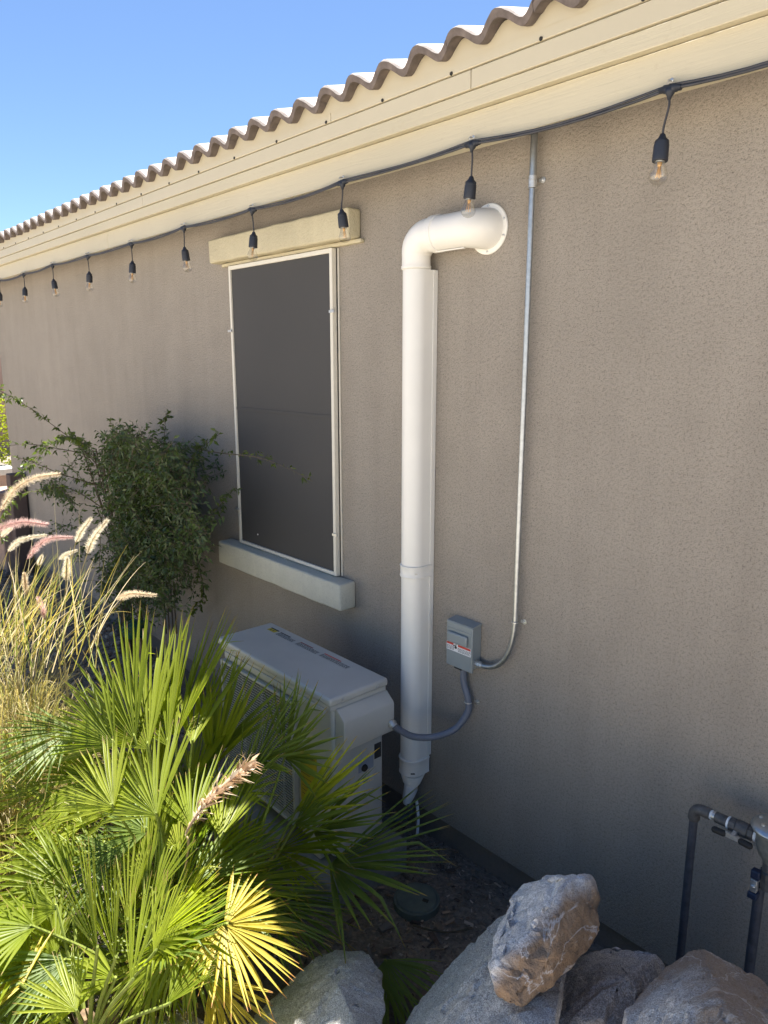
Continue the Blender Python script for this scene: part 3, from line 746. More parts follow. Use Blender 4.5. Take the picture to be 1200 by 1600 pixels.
# one lamp, built at the origin of its tee
def lamp_meshes():
    sk = MB()
    sk.tube([V((-.026, 0, .005)), V((-.016, 0, .006)), V((-.0155, 0, .006)), V((.0155, 0, .006)), V((.016, 0, .006)), V((.026, 0, .005))], [.0072, .0078, .0095, .0095, .0078, .0072], 10)
    sk.lathe((0, 0, .006), (0, 0, -1), [(0, .0125), (.010, .0105), (.016, .006), (.024, .0035)], 10)
    return sk.build('tee', MT['rubber'], data_only=True)
TEE = lamp_meshes()
m_ = MB(); m_.lathe((0, 0, 0), (0, 0, -1), [(-.002, .0035), (.0, .006), (.008, .009), (.014, .0155), (.018, .0168), (.0185, .0158), (.022, .0158), (.0225, .0172), (.046, .0178), (.058, .0182), (.060, .0176), (.0605, .0150)], 20); SOCK = m_.build('socket', MT['rubber'], data_only=True); smooth_by(SOCK, 40)
m_ = MB(); m_.lathe((0, 0, 0), (0, 0, -1), [(.0, .0118), (.004, .0122), (.010, .0140), (.020, .0182), (.028, .0212), (.034, .0222), (.040, .0212), (.046, .0175), (.050, .0118), (.0525, .005), (.053, .0005)], 24); BULB = m_.build('bulb', MT['bulb'], data_only=True); smooth_by(BULB, 80)
m_ = MB(); m_.lathe((0, 0, -.002), (0, 0, -1), [(0, .006), (.010, .004), (.012, .0015), (.034, .0012)], 8)
for q in range(4):
    a = q*math.pi/2+.4; m_.tube([V((math.cos(a)*.003, math.sin(a)*.003, -.012)), V((math.cos(a)*.0065, math.sin(a)*.0065, -.036))], .0009, 5)
FIL = m_.build('filament', MT['filament'], data_only=True)
m_ = MB(); m_.lathe((0, 0, 0), (0, 0, -1), [(0, .0116), (.005, .0116)], 14); BASE = m_.build('bulb_base', MT['steel'], data_only=True)
rr = random.Random(5)
for i, p in enumerate(LP[:-1]):
    if i == 0: continue
    t = link('tee', TEE, sg); t.location = p; t.rotation_euler = (rr.uniform(-.2, .2), rr.uniform(-.1, .15), 0)
    m_ = MB(); m_.tube([p+V((0, .004, .022)), p+V((0, -.010, .022)), p+V((0, -.0135, .017)), p+V((0, -.010, .0145))], .002, 6); m_.lathe(p+V((0, .006, .0245)), (0, -1, 0), [(0, .005), (.003, .005), (.004, .003)], 8); m_.build('hook', MT['zinc'], sg)
    dx = [-.012, -.004, -.007, .004, .005, .006, .003, .005, .004, .003, 0, 0][i-1]; dr = .082 if i > 1 else .088
    q = p+V((dx, rr.uniform(-.004, .004), -dr))
    m_ = MB(); m_.tube(bez(p+V((0, 0, -.016)), p+V((.003, 0, -.04)), q+V((0, 0, .03)), q, 8), .0026, 8); m_.build('drop_wire', MT['cord'], sg)
    s_o = link('socket', SOCK, sg); s_o.location = q; s_o.rotation_euler = (rr.uniform(-.10, .10), rr.uniform(-.12, .12), rr.uniform(0, 3))
    for nm, me in (('bulb_base', BASE), ('bulb', BULB), ('filament', FIL)):
        o = link(nm, me, s_o); o.location = (0, 0, -.0575 if nm == 'bulb_base' else -.060)

# ---------------------------------------------------------------- gas riser
gp = thing('gas_pipe', 'black gas pipe rising by the wall with a shut-off valve and silver capped regulator', 'gas pipe')
GX, GY, GT = -.757, -.12, .628
P = [V((GX, GY, -.16)), V((GX, GY, .60))]
mb = MB(); mb.tube(P, .0108, 14); mb.build('riser', MT['iron'], gp)
mb = MB(); el = [V((GX, GY, .592)), V((GX, GY, .597)), V((GX, GY, .605))]+[V((GX+.022*(1-math.cos(a*math.pi/12)), GY, .608+.022*math.sin(a*math.pi/12))) for a in range(1, 7)]+[V((GX+.036, GY, .630)), V((GX+.042, GY, .630))]
mb.tube(el, [.0125, .0155, .0150]+[.0150]*6+[.0150, .0155], 14); mb.build('elbow', MT['ironfit'], gp)
def ring(name, x0, x1, r, mat, seg=14):
    m_ = MB(); m_.lathe((x0, GY, .630), (1, 0, 0), [(0, r*.92), (.0015, r), (x1-x0-.0015, r), (x1-x0, r*.92)], seg); return m_.build(name, mat, gp)
xb = GX+.042
ring('thread_tape', xb, xb+.006, .0125, MT['tape']); ring('nipple', xb+.006, xb+.014, .0115, MT['zinc']); ring('coupling', xb+.014, xb+.045, .0145, MT['ironfit'])
ring('thread_tape', xb+.045, xb+.051, .0165, MT['tape']); ring('union', xb+.051, xb+.068, .018, MT['ironfit'], 8); vb_ = ring('valve_body', xb+.068, xb+.098, .0195, MT['ironfit'], 16)
ring('union', xb+.098, xb+.112, .019, MT['ironfit'], 8); ring('thread_tape', xb+.112, xb+.120, .0165, MT['tape']); ring('union', xb+.120, xb+.136, .018, MT['ironfit'], 8)
mb = MB(); hc = V((xb+.072, GY-.032, .617)); mb.obox(hc, V((.026, 0, 0)), V((0, .003, 0)), V((0, 0, .006))); mb.tube([hc+V((0, .02, .006)), hc], .007, 8); vh = mb.build('valve_lever', MT['zinc'], gp)
for s_ in (-1, 1):
    mb = MB(); mb.tube([hc+V((s_*.016, -.002, 0)), hc+V((s_*.02, -.002, 0)), hc+V((s_*.046, -.004, 0)), hc+V((s_*.05, -.004, 0))], [.005, .0085, .0085, .005], 8); mb.build('grip', MT['black'], vh)
RX = xb+.156
mb = MB(); mb.lathe((RX, GY, .575), (0, 0, 1), [(0, .018), (.01, .022), (.02, .03), (.04, .037), (.07, .04), (.085, .044), (.086, .05), (.09, .05)], 28); mb.tube([V((xb+.136, GY, .63)), V((xb+.17, GY, .63))], [.022, .03], 16); mb.build('regulator_body', MT['reg'], gp)
mb = MB(); mb.lathe((RX, GY, .6655), (0, 0, 1), [(0, .051), (.004, .054), (.008, .053), (.014, .045), (.02, .03), (.021, .001)], 30); rc = mb.build('regulator_cap', MT['steel'], gp)
for a in range(0, 360, 60):
    mb = MB(); mb.lathe((RX+.034*math.cos(math.radians(a)), GY+.034*math.sin(math.radians(a)), .683), (0, 0, 1), [(0, .005), (.004, .005), (.005, .002)], 8); mb.build('bolt', MT['zinc'], rc)
mb = MB(); mb.lathe((RX, GY, .5), (0, 0, 1), [(0, .016), (.002, .019), (.03, .019), (.032, .022), (.05, .022), (.052, .018), (.076, .018)], 8); mb.build('lower_union', MT['ironfit'], gp)
mb = MB(); mb.box(RX-.034, RX-.012, GY-.03, GY-.01, .528, .552); mb.box(RX-.036, RX-.012, GY-.032, GY-.01, .472, .490); mb.build('blue_cap', MT['bluegrip'], gp, bevel=.004)
mb = MB(); mb.box(RX-.032, RX-.016, GY-.028, GY-.014, .491, .526); mb.lathe((RX-.024, GY-.0285, .508), (0, -1, 0), [(0, .006), (.004, .006), (.005, .003)], 10); mb.build('test_port', MT['zinc'], gp, bevel=.002)
mb = MB(); mb.tube([V((RX-.02, GY, .17)), V((RX-.018, GY, .50))], .0125, 14); mb.build('outlet_pipe', MT['iron'], gp)
mb = MB(); mb.lathe((RX-.02, GY, .165), (0, 0, 1), [(0, .014), (.002, .017), (.018, .017), (.02, .014)], 12); mb.build('lower_fitting', MT['ironfit'], gp)
mb = MB(); mb.tube(catmull([V((RX-.02, GY, .17)), V((RX-.018, GY-.002, .145)), V((RX, GY-.01, .12)), V((RX+.12, GY-.02, .085)), V((RX+.3, GY-.03, .03)), V((RX+.34, GY-.03, -.15))], 5), .012, 12); mb.build('branch_pipe', MT['flex'], gp)

# ---------------------------------------------------------------- boulders
def boulder(name, pts, mat, label, seed, amp=.012, cuts=16, facet=.007, cat='boulder', target=.009, stain=None, group='boulders heaped against the wall'):
    bm = bmesh.new()
    for p in pts: bm.verts.new(p)
    r = bmesh.ops.convex_hull(bm, input=bm.verts)
    bmesh.ops.delete(bm, geom=list({v for v in list(r['geom_interior'])+list(r['geom_unused']) if isinstance(v, bmesh.types.BMVert)}), context='VERTS')
    ctr = sum((v.co for v in bm.verts), V())/len(bm.verts); rk = random.Random(seed*11)
    for i in range(cuts):
        n = V((rk.uniform(-1, 1), rk.uniform(-1.2, .6), rk.uniform(-.5, 1.2))).normalized()
        h = max((v.co-ctr).dot(n) for v in bm.verts); cp = ctr+n*h*(1-rk.uniform(.02, .09))
        r = bmesh.ops.bisect_plane(bm, geom=list(bm.verts)+list(bm.edges)+list(bm.faces), plane_co=cp, plane_no=n, clear_outer=True)
        eds = [e for e in r['geom_cut'] if isinstance(e, bmesh.types.BMEdge)]
        if eds: bmesh.ops.edgeloop_fill(bm, edges=eds)
    bmesh.ops.bevel(bm, geom=list(bm.edges), offset=.0025, segments=1, affect='EDGES', profile=.5)
    bmesh.ops.triangulate(bm, faces=bm.faces)
    for it in range(7):
        es = [e for e in bm.edges if e.calc_length() > target]
        if not es: break
        bmesh.ops.subdivide_edges(bm, edges=es, cuts=1); bmesh.ops.triangulate(bm, faces=bm.faces)
        if len(bm.faces) > 90000: break
    V_SC = 13.0; SDIR = V((.55, -.3, .78)).normalized()
    bm.normal_update(); off = V((seed*7.3, seed*3.1, seed*1.7))
    mv = []
    for v in bm.verts:
        p = v.co; q = p+off
        a = noise.fractal(q*5, 1.0, 2.1, 3)*amp*.45
        rg = -max(0, .16-abs(noise.noise(q*8+V((4, 1, 2)))))*amp*3.2-max(0, .12-abs(noise.noise(q*19+V((1, 7, 2)))))*amp*1.6
        b = noise.fractal(q*30, .8, 2.1, 4)*amp*.32
        # chipped planar facets
        u = q.dot(SDIR)*17+noise.noise(q*5)*1.6; u -= math.floor(u); c = (u if u < .85 else (1-u)*5.67)*facet*noise.noise(q*4+V((2, 2, 9)))*2.2
        vd, vp = noise.voronoi(q*V_SC+noise.noise_vector(q*9)*.25); hv = noise.cell_vector(vp[0]*7.7)-V((.5, .5, .5))
        f_ = (q*V_SC-vp[0]).dot(hv)*.010
        mv.append(v.normal*(a+rg+b+c+f_))
    for v, d in zip(bm.verts, mv): v.co += d
    me = bpy.data.meshes.new(name); bm.to_mesh(me); bm.free(); me.materials.append(mat); me.shade_smooth()
    if stain:
        ca = me.color_attributes.new('stain', 'FLOAT_COLOR', 'POINT')
        for i, v in enumerate(me.vertices):
            k = stain(v.co); ca.data[i].color = (k, k, k, 1)
    o = link(name, me, None, 0, 30); tag(o, label, cat, group); return o
def A(l): return [at(*p) for p in l]
# small boulder resting on top
rid = A([(887, 1371, -.66), (858, 1412, -.72), (833, 1450, -.78), (788, 1492, -.85), (762, 1520, -.88)])
rnrm = (rid[4]-rid[0]).cross(rid[2]-at(900, 1560, -.55)).normalized()
if rnrm.dot(at(900, 1450, -.66)-rid[2]) < 0: rnrm = -rnrm
def rust(p):
    d = (p-rid[2]).dot(rnrm)+.018*noise.noise(p*22)
    return max(0, min(1, .5+d*38))
boulder('boulder', rid + A([(770, 1475, -.74), (800, 1425, -.64), (812, 1388, -.58), (850, 1373, -.56), (916, 1362, -.58), (934, 1374, -.58), (939, 1404, -.58), (934, 1450, -.62), (920, 1485, -.66),
    (870, 1535, -.78), (817, 1574, -.86), (776, 1555, -.88), (895, 1430, -.68), (860, 1500, -.80),
    (900, 1420, -.42), (850, 1480, -.45), (800, 1500, -.52)]), MT['quartz'], 'rust and white boulder perched on top of the grey boulders, tallest in the pile', 1, .010, facet=.006, stain=rust, cuts=5)
boulder('boulder', A([(628, 1612, -.86), (660, 1560, -.74), (700, 1512, -.64), (760, 1450, -.52), (800, 1418, -.46), (840, 1400, -.44), (890, 1470, -.55), (880, 1560, -.72), (860, 1640, -.92), (740, 1720, -1.0),
    (620, 1700, -1.0), (760, 1540, -.82), (700, 1600, -.92)]) + [V((-1.0, -.36, -.14)), V((-.95, -.45, -.14)), V((-1.3, -.6, -.14)), V((-1.2, -1.0, -.14)), V((-.85, -.8, -.14))],
    MT['granite'], 'large smooth grey granite boulder at the bottom edge, under the rusty one', 2, .008)
boulder('boulder', A([(868, 1530, -.58), (905, 1490, -.48), (945, 1481, -.42), (1000, 1490, -.40), (1036, 1492, -.40), (1040, 1520, -.44), (985, 1610, -.66), (880, 1640, -.78), (850, 1600, -.74), (945, 1560, -.68), (985, 1530, -.60)])
    + [V((-.80, -.34, -.14)), V((-.6, -.3, -.14)), V((-.55, -.6, -.14)), V((-.85, -.7, -.14))],
    MT['granite_dark'], 'dark grey angular boulder wedged between the granite boulder and the tan one at right', 3, .010, facet=.006)
boulder('boulder', A([(976, 1578, -.72), (1010, 1548, -.62), (1048, 1500, -.50), (1075, 1479, -.44), (1095, 1482, -.43), (1130, 1500, -.42), (1185, 1528, -.42), (1240, 1570, -.46), (1240, 1700, -.8), (1100, 1720, -.92), (985, 1660, -.88), (1110, 1580, -.74), (1150, 1600, -.80), (1060, 1560, -.72)])
    + [V((-.58, -.3, -.14)), V((-.25, -.3, -.14)), V((-.2, -.75, -.14)), V((-.6, -.85, -.14))],
    MT['tanrock'], 'peaked tan and grey boulder in the bottom right corner before the gas pipe', 4, .010, facet=.004)
boulder('boulder', A([(462, 1560, -.92), (490, 1500, -.80), (530, 1482, -.74), (572, 1486, -.70), (598, 1520, -.74), (604, 1580, -.86), (590, 1680, -1.05), (470, 1700, -1.12), (440, 1620, -1.05), (530, 1540, -.92)])
    + [V((-1.7, -.7, -.14)), V((-1.45, -.68, -.14)), V((-1.35, -1.0, -.14)), V((-1.6, -1.1, -.14))],
    MT['granite'], 'rounded grey boulder half hidden by drooping palm leaves at bottom centre', 6, .009)
boulder('boulder', [pz(-60, 1585, .05), pz(40, 1572, .06), pz(110, 1590, .05), pz(140, 1660, .05), pz(-40, 1700, .05), pz(30, 1620, .12), pz(-80, 1600, -.14), pz(150, 1610, -.14), pz(60, 1560, -.14), pz(60, 1750, -.14)],
    MT['tanrock'], 'pale sunlit boulder in the bottom left corner under the yellow leaf', 8, .010)
boulder('boulder', [pz(225, 1590, -.0), pz(300, 1585, .0), pz(330, 1640, .0), pz(220, 1660, 0), pz(270, 1610, .05), pz(210, 1620, -.14), pz(340, 1610, -.14), pz(270, 1570, -.14), pz(280, 1700, -.14)],
    MT['granite'], 'grey boulder under the palm at the bottom edge, left of centre', 9, .008)

# ---------------------------------------------------------------- fan palm
palm = thing('fan_palm', 'large sunlit fan palm clump filling the lower left, in front of the outdoor unit', 'palm')
rp = random.Random(21)
def frond(H, T, nrm, spread=2.3, nseg=26, mat='palm', fold=.36, cup=.12, droop=.10, parent=None, crown=None, tipdroop=.0, fuse=.42, jitter=.03, wmul=1.0, pname='frond'):
    H = V(H); T = V(T); d = T-H; R = d.length; d.normalize()
    n = V(nrm); n = (n-d*n.dot(d)).normalized(); s = d.cross(n)
    m_ = MB(); st = [0.02, .2, fuse, .58, .72, .86, .95, 1.0]
    da = spread/nseg
    for k in range(nseg):
        a = -spread/2+(k+.5)*da + rp.gauss(0, jitter*.5)
        e = abs(a)/(spread/2)
        Rl = R*(1-.22*e*e)*rp.uniform(.93, 1.05)
        dr = d*math.cos(a)+s*math.sin(a)+n*(cup*e*e+rp.gauss(0, jitter))
        dr.normalize(); side = (-d*math.sin(a)+s*math.cos(a)); nn = side.cross(dr).normalized(); nn = nn if nn.dot(n) > 0 else -nn
        tw = rp.gauss(0, .25); w0 = R*fuse*math.tan(da/2)*1.05*wmul
        bend = rp.gauss(0, .03); dd = droop*rp.uniform(.6, 1.5); kink = rp.random() < .09
        rows = []
        for t in st:
            r = Rl*t
            w_ = R*t*math.tan(da/2)*1.02*wmul if t <= fuse else w0*(1-((t-fuse)/(1-fuse))**1.6)*.92+.0006
            if t <= .021: w_ = .0015
            p = H+dr*r+side*(bend*R*t*t)-ZU*(dd*R*t**2.2)
            if kink and t > .7: p -= ZU*(t-.7)*R*.8
            tt = tw*max(0, t-fuse)/(1-fuse)*1.5
            sd = side*math.cos(tt)+nn*math.sin(tt); n2 = nn*math.cos(tt)-side*math.sin(tt)
            f_ = fold*w_*2*(1 if k % 2 == 0 or t > fuse else 1)
            b0 = len(m_.v); m_.v += [p-sd*w_+n2*f_*.5, p-n2*f_*.5, p+sd*w_+n2*f_*.5]
            edge = 1 if t > fuse else .3
            m_.c += [(t, .55*edge*rp.random()*.6, 0), (t, 0, 0), (t, .55*edge*rp.random()*.6, 0)]
            rows.append(b0)
        for b0, b1 in zip(rows[:-1], rows[1:]):
            m_.f.append((b0, b0+1, b1+1, b1)); m_.f.append((b0+1, b0+2, b1+2, b1+1)); m_.m += [0, 0]
    fo = m_.build(pname, MT[mat], parent or palm, angle=180)
    if crown is not None:
        c0 = V(crown); q = MB(); mid = (c0+H)/2+ZU*.05*(c0-H).length; P = catmull([c0, mid, H, H+d*R*.03], 5)
        q.tube(P, [.0065-.0042*i/(len(P)-1) for i in range(len(P))], 6); q.build('petiole', MT['petiole'], fo)
    return fo
C1 = V((-2.02, -1.02, -.02)); C2 = V((-1.78, -1.22, .02)); C3 = V((-1.72, -1.42, .0)); C4 = V((-1.75, -1.0, -.02))
TOC = (EYE-V((-1.9, -1.1, .4))).normalized()   # roughly the side one looks at
Ut = V((0, 0, 1)); NB = (TOC*.8+Ut*.3); 
F_ = [  # hub (px, py, height or minus distance from the wall), tip, normal, spread, segs, material, crown, droop
 ((212, 1158, .58), (130, 1010, .74), V((.4, -.9, .5)), 1.9, 30, 'palm', C1, .02),
 ((276, 1150, .60), (312, 975, .80), V((.3, -.9, .3)), 1.75, 30, 'palm', C1, .02),
 ((232, 1170, .58), (200, 1000, .74), V((.5, -.8, .4)), 1.6, 26, 'palm', C1, .02),
 ((262, 1165, .62), (255, 990, .80), V((.2, -.9, .3)), 1.3, 22, 'palm', C1, .02),
 ((300, 1165, .60), (352, 1020, .74), V((.5, -.9, .3)), 1.1, 18, 'palm', C1, .02),
 ((180, 1165, .56), (100, 1075, .66), V((.3, -.7, .6)), 1.5, 24, 'palm', C1, .03),
 ((114, 1140, .52), (-40, 1190, .50), V((.1, -.4, .9)), 2.2, 28, 'palm_blue', C1, .05),
 ((150, 1215, .44), (0, 1240, .38), V((.2, -.4, .9)), 2.4, 28, 'palm', C1, .05),
 ((130, 1290, .36), (-20, 1290, .34), V((.2, -.3, .9)), 2.0, 26, 'palm', C2, .05),
 ((215, 1250, .42), (110, 1200, .44), V((.2, -.5, .8)), 2.2, 28, 'palm', C2, .05),
 ((230, 1300, .40), (140, 1290, .38), V((.2, -.4, .9)), 2.4, 28, 'palm_blue', C2, .05),
 ((338, 1175, -.74), (392, 1025, -.70), V((.6, -.7, .3)), 1.15, 18, 'palm_blue', C4, .02),
 ((330, 1200, -.80), (372, 1060, -.76), V((.6, -.7, .3)), .9, 14, 'palm', C4, .02),
 ((401, 1190, -.72), (492, 1095, -.66), V((.2, -.6, .8)), 1.3, 20, 'palm_blue', C4, .03),
 ((445, 1183, -.66), (505, 1078, -.60), V((.3, -.5, .8)), 2.3, 22, 'palm_blue', C4, .03),
 ((375, 1240, -.78), (440, 1150, -.74), V((.3, -.6, .8)), 1.3, 18, 'palm_blue', C4, .03),
 ((462, 1268, -.66), (592, 1170, -.60), V((.5, -.8, .3)), .5, 12, 'palm', C4, .0),
 ((460, 1290, -.68), (560, 1215, -.62), V((.2, -.7, .6)), .8, 14, 'palm_blue', C4, .02),
 ((515, 1352, -.62), (702, 1335, -.50), V((0, -.3, 1)), 1.75, 26, 'palm_blue', C4, .04),
 ((490, 1300, -.62), (605, 1265, -.56), V((.1, -.5, .9)), 1.3, 18, 'palm_blue', C4, .04),
 ((430, 1330, -.72), (560, 1290, -.62), V((.1, -.5, .9)), 1.4, 20, 'palm', C4, .04),
 ((350, 1445, .36), (470, 1515, .26), V((-.2, -.2, 1)), 3.9, 42, 'palm_yellow', C2, .06),
 ((345, 1405, .28), (540, 1410, .22), V((-.1, -.2, 1)), 1.7, 26, 'palm_blue', C2, .06),
 ((330, 1385, .32), (500, 1350, .28), V((-.1, -.3, 1)), 1.4, 20, 'palm', C2, .05),
 ((300, 1380, .32), (420, 1290, .36), V((0, -.4, .9)), 1.5, 22, 'palm_blue', C2, .04),
 ((290, 1455, .38), (280, 1600, .22), V((-.1, .0, 1)), 2.6, 30, 'palm', C2, .06),
 ((250, 1282, .52), (262, 1440, .26), V((-.1, -.9, .3)), .75, 14, 'palm_blue', C1, .02),
 ((152, 1485, .42), (118, 1318, .56), V((.2, -.9, .2)), 1.0, 18, 'palm', C3, .02),
 ((205, 1535, .42), (250, 1360, .56), V((0, -.8, .5)), 1.0, 20, 'palm', C3, .02),
 ((180, 1500, .40), (165, 1340, .54), V((.1, -.8, .4)), .9, 16, 'palm', C3, .02),
 ((240, 1490, .38), (285, 1350, .50), V((.1, -.8, .4)), .9, 16, 'palm', C3, .02),
 ((35, 1540, .26), (-60, 1530, .22), V((.1, -.1, 1)), 2.9, 28, 'palm_yellow', C3, .05),
 ((105, 1350, .34), (-50, 1365, .30), V((.1, -.3, .9)), 1.7, 24, 'palm', C3, .05),
 ((90, 1420, .32), (-50, 1450, .26), V((.1, -.3, .9)), 1.6, 22, 'palm', C3, .06),
 ((180, 1530, .30), (40, 1560, .20), V((.1, -.1, 1)), 1.6, 18, 'palm', C3, .08),
 ((185, 1330, .36), (60, 1400, .28), V((.1, -.3, .9)), 2.0, 26, 'palm_blue', C2, .05),
 ((300, 1225, .46), (345, 1120, .52), V((.3, -.7, .5)), .9, 14, 'palm', C1, .03),
 ((250, 1500, .30), (180, 1620, .18), V((0, 0, 1)), 1.6, 22, 'palm', C3, .05),
 ((330, 1530, .24), (400, 1640, .14), V((0, 0, 1)), 1.7, 22, 'palm_yellow', C2, .06),
 ((420, 1400, -.78), (545, 1470, -.70), V((0, -.1, 1)), 1.4, 20, 'palm_blue', C4, .08),
 ((240, 1400, .40), (300, 1290, .52), V((.1, -.8, .5)), .9, 14, 'palm', C2, .03),
 ((200, 1440, .38), (215, 1300, .52), V((.1, -.8, .5)), .9, 14, 'palm', C2, .03),
 ((245, 1275, .56), (215, 1150, .64), V((.2, -.7, .7)), 1.9, 28, 'palm', C1, .03),
 ((300, 1295, .50), (325, 1175, .58), V((.2, -.7, .7)), 1.7, 26, 'palm', C1, .03),
 ((178, 1262, .53), (115, 1180, .57), V((.2, -.6, .8)), 1.8, 26, 'palm', C1, .03),
 ((345, 1310, .44), (385, 1205, .50), V((.2, -.7, .7)), 1.4, 22, 'palm', C2, .03),
 ((250, 1230, .36), (200, 1120, .46), V((.2, -.8, .6)), 1.7, 26, 'palm', C1, .03),
 ((310, 1260, .34), (300, 1130, .44), V((.2, -.8, .6)), 1.7, 24, 'palm_blue', C1, .03),
 ((350, 1290, .30), (370, 1170, .38), V((.2, -.8, .6)), 1.6, 24, 'palm_blue', C4, .03),
 ((200, 1260, .34), (130, 1160, .42), V((.2, -.8, .6)), 1.7, 24, 'palm', C1, .03),
 ((280, 1330, .34), (290, 1210, .42), V((.1, -.8, .6)), 1.8, 24, 'palm', C2, .03),
 ((230, 1370, .34), (200, 1250, .42), V((.1, -.8, .6)), 1.8, 24, 'palm', C2, .03),
 ((60, 1240, .36), (-40, 1170, .40), V((.2, -.6, .8)), 1.8, 22, 'palm', C1, .03),
 ((370, 1350, .28), (440, 1240, .34), V((.2, -.7, .6)), 1.5, 22, 'palm_blue', C4, .03),
 ((120, 1580, .30), (60, 1500, .34), V((.1, -.3, 1)), 1.6, 18, 'palm', C3, .05),
 ((260, 1570, .34), (330, 1480, .40), V((0, -.4, 1)), 1.3, 18, 'palm', C3, .04),
]
def hp(q): return at(*q) if q[2] < 0 else pz(*q)
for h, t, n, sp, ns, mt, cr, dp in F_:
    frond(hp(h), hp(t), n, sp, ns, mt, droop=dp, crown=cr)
# lower and inner fronds that fill the clump
for i in range(80):
    cr = rp.choice((C1, C2, C3, C4, C2)); a = rp.uniform(0, 6.28); el = rp.uniform(0, 1.15)
    dv = V((math.cos(a)*math.cos(el), math.sin(a)*math.cos(el), math.sin(el)))
    hub = cr+dv*rp.uniform(.16, .36)+ZU*.08
    if hub.z < -.02: hub.z = -.02
    R = rp.uniform(.2, .3); tip = hub+(dv+ZU*rp.uniform(-.6, .1)).normalized()*R
    if tip.z < -.06: tip.z = -.06
    if tip.y > -.62: continue
    n = V((0, 0, 1))-dv*.3*rp.random()+V((rp.uniform(-.3, .3), rp.uniform(-.4, .2), 0))
    if (hub-EYE).length < 1.0: continue
    if tip.y > -.78 and hub.x > -2.2 and max(tip.z, hub.z) > .12: continue
    if hub.x > -1.75 and hub.y < -1.0 and hub.z > -.02 and rp.random() < .75: continue
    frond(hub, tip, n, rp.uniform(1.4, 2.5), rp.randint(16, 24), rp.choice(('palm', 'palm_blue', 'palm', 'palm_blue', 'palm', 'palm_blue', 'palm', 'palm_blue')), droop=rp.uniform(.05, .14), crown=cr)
for cr in (C1, C2, C3, C4):
    mb = MB(); P = [V((cr.x, cr.y, -.16)), V((cr.x, cr.y, -.05)), V((cr.x, cr.y, .05)), V((cr.x, cr.y, .12))]
    mb.tube(P, [.06, .065, .05, .02], 14); n0 = len(mb.v)
    for i in range(120):
        a = rp.uniform(0, 6.28); z = rp.uniform(-.1, .08); o = V((math.cos(a), math.sin(a), 0)); b = cr*1.0; b.z = z
        p = V((cr.x, cr.y, z))+o*.055; mb.tube([p, p+o*.02+ZU*.04, p+o*.03+ZU*rp.uniform(.05, .10)], [.003, .002, .0005], 3, False)
    mb.build('trunk', MT['trunkfibre'], palm)
# dried flower stalk
rr = random.Random(9); mb = MB()
def addc(m_, n0, col): m_.c += [col]*(len(m_.v)-n0)
S0, S1, S2 = pz(292, 1300, .50), pz(322, 1255, .57), pz(396, 1192, .64)
P = catmull([V((-1.9, -1.08, .05)), S0-V((0, 0, .06)), S0, S1, S1.lerp(S2, .5)+V((0, 0, .008)), S2], 6)
n0 = 0; mb.tube(P, [.004+.010*max(0, i/len(P)-.45)*1.3 for i in range(len(P))], 7); addc(mb, 0, (.50, .36, .24))
for i in range(170):
    t = .45+.55*rr.random()**.8; k = min(len(P)-2, int(t*(len(P)-1))); p = P[k]; ax = (P[k+1]-P[k]).normalized()
    o = ax.orthogonal(); o.rotate(Matrix.Rotation(rr.uniform(0, 6.28), 3, ax)); dv = (ax*rr.uniform(.4, 1.3)+o*rr.uniform(.3, 1.0)).normalized()
    Ls = rr.uniform(.018, .055); w_ = rr.uniform(.002, .006); sdv = dv.cross(o).normalized() if rr.random() < .5 else ax.cross(dv).normalized()
    cu = V((rr.uniform(-1, 1), rr.uniform(-1, 1), rr.uniform(-1, .3)))*Ls*.35; n0 = len(mb.v)
    q0 = p+o*.004; q1 = q0+dv*Ls*.5; q2 = q0+dv*Ls+cu
    mb.v += [q0-sdv*w_*.6, q0+sdv*w_*.6, q1+sdv*w_, q1-sdv*w_, q2+sdv*w_*.15, q2-sdv*w_*.15]
    mb.f += [(n0, n0+1, n0+2, n0+3), (n0+3, n0+2, n0+4, n0+5)]; mb.m += [0, 0]
    c = rr.choice(((.62, .44, .30), (.50, .34, .20), (.72, .60, .44))); addc(mb, n0, c)
mb.build('dried_flower_stalk', MT['straw'], palm, angle=180)
# small shaded palm by the boulders
sp_ = thing('fan_palm', 'small dark fan palm leaf in shade between the two grey boulders at bottom centre', 'palm')
cB = pz(600, 1520, -.1)
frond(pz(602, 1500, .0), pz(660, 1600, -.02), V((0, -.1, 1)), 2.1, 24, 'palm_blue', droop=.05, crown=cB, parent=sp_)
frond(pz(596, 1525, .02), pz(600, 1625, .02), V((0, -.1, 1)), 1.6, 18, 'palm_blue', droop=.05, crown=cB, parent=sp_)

# ---------------------------------------------------------------- fountain grass
fg = thing('fountain_grass', 'tan and green fountain grass clump with pink and cream seed plumes at left edge', 'ornamental grass')
rg = random.Random(31)
mb = MB()
def blade(m_, p0, p1, p2, w0, col, n=6, col2=None):
    side = (p2-p0).cross(ZU)
    if side.length < 1e-4: side = V((1, 0, 0))
    side.normalize(); side = (side+V((rg.uniform(-.5, .5), rg.uniform(-.5, .5), 0))).normalized()
    b = len(m_.v)
    for i in range(n+1):
        t = i/n; p = p0*(1-t)**2+p1*2*t*(1-t)+p2*t*t; w_ = w0*(1-t**2)+.0002
        m_.v += [p-side*w_, p+side*w_]
        cc = col if col2 is None else tuple(a*(1-t)+c*t for a, c in zip(col, col2)); m_.c += [cc, cc]
    for i in range(n):
        m_.f.append((b+2*i, b+2*i+1, b+2*i+3, b+2*i+2)); m_.m.append(0)
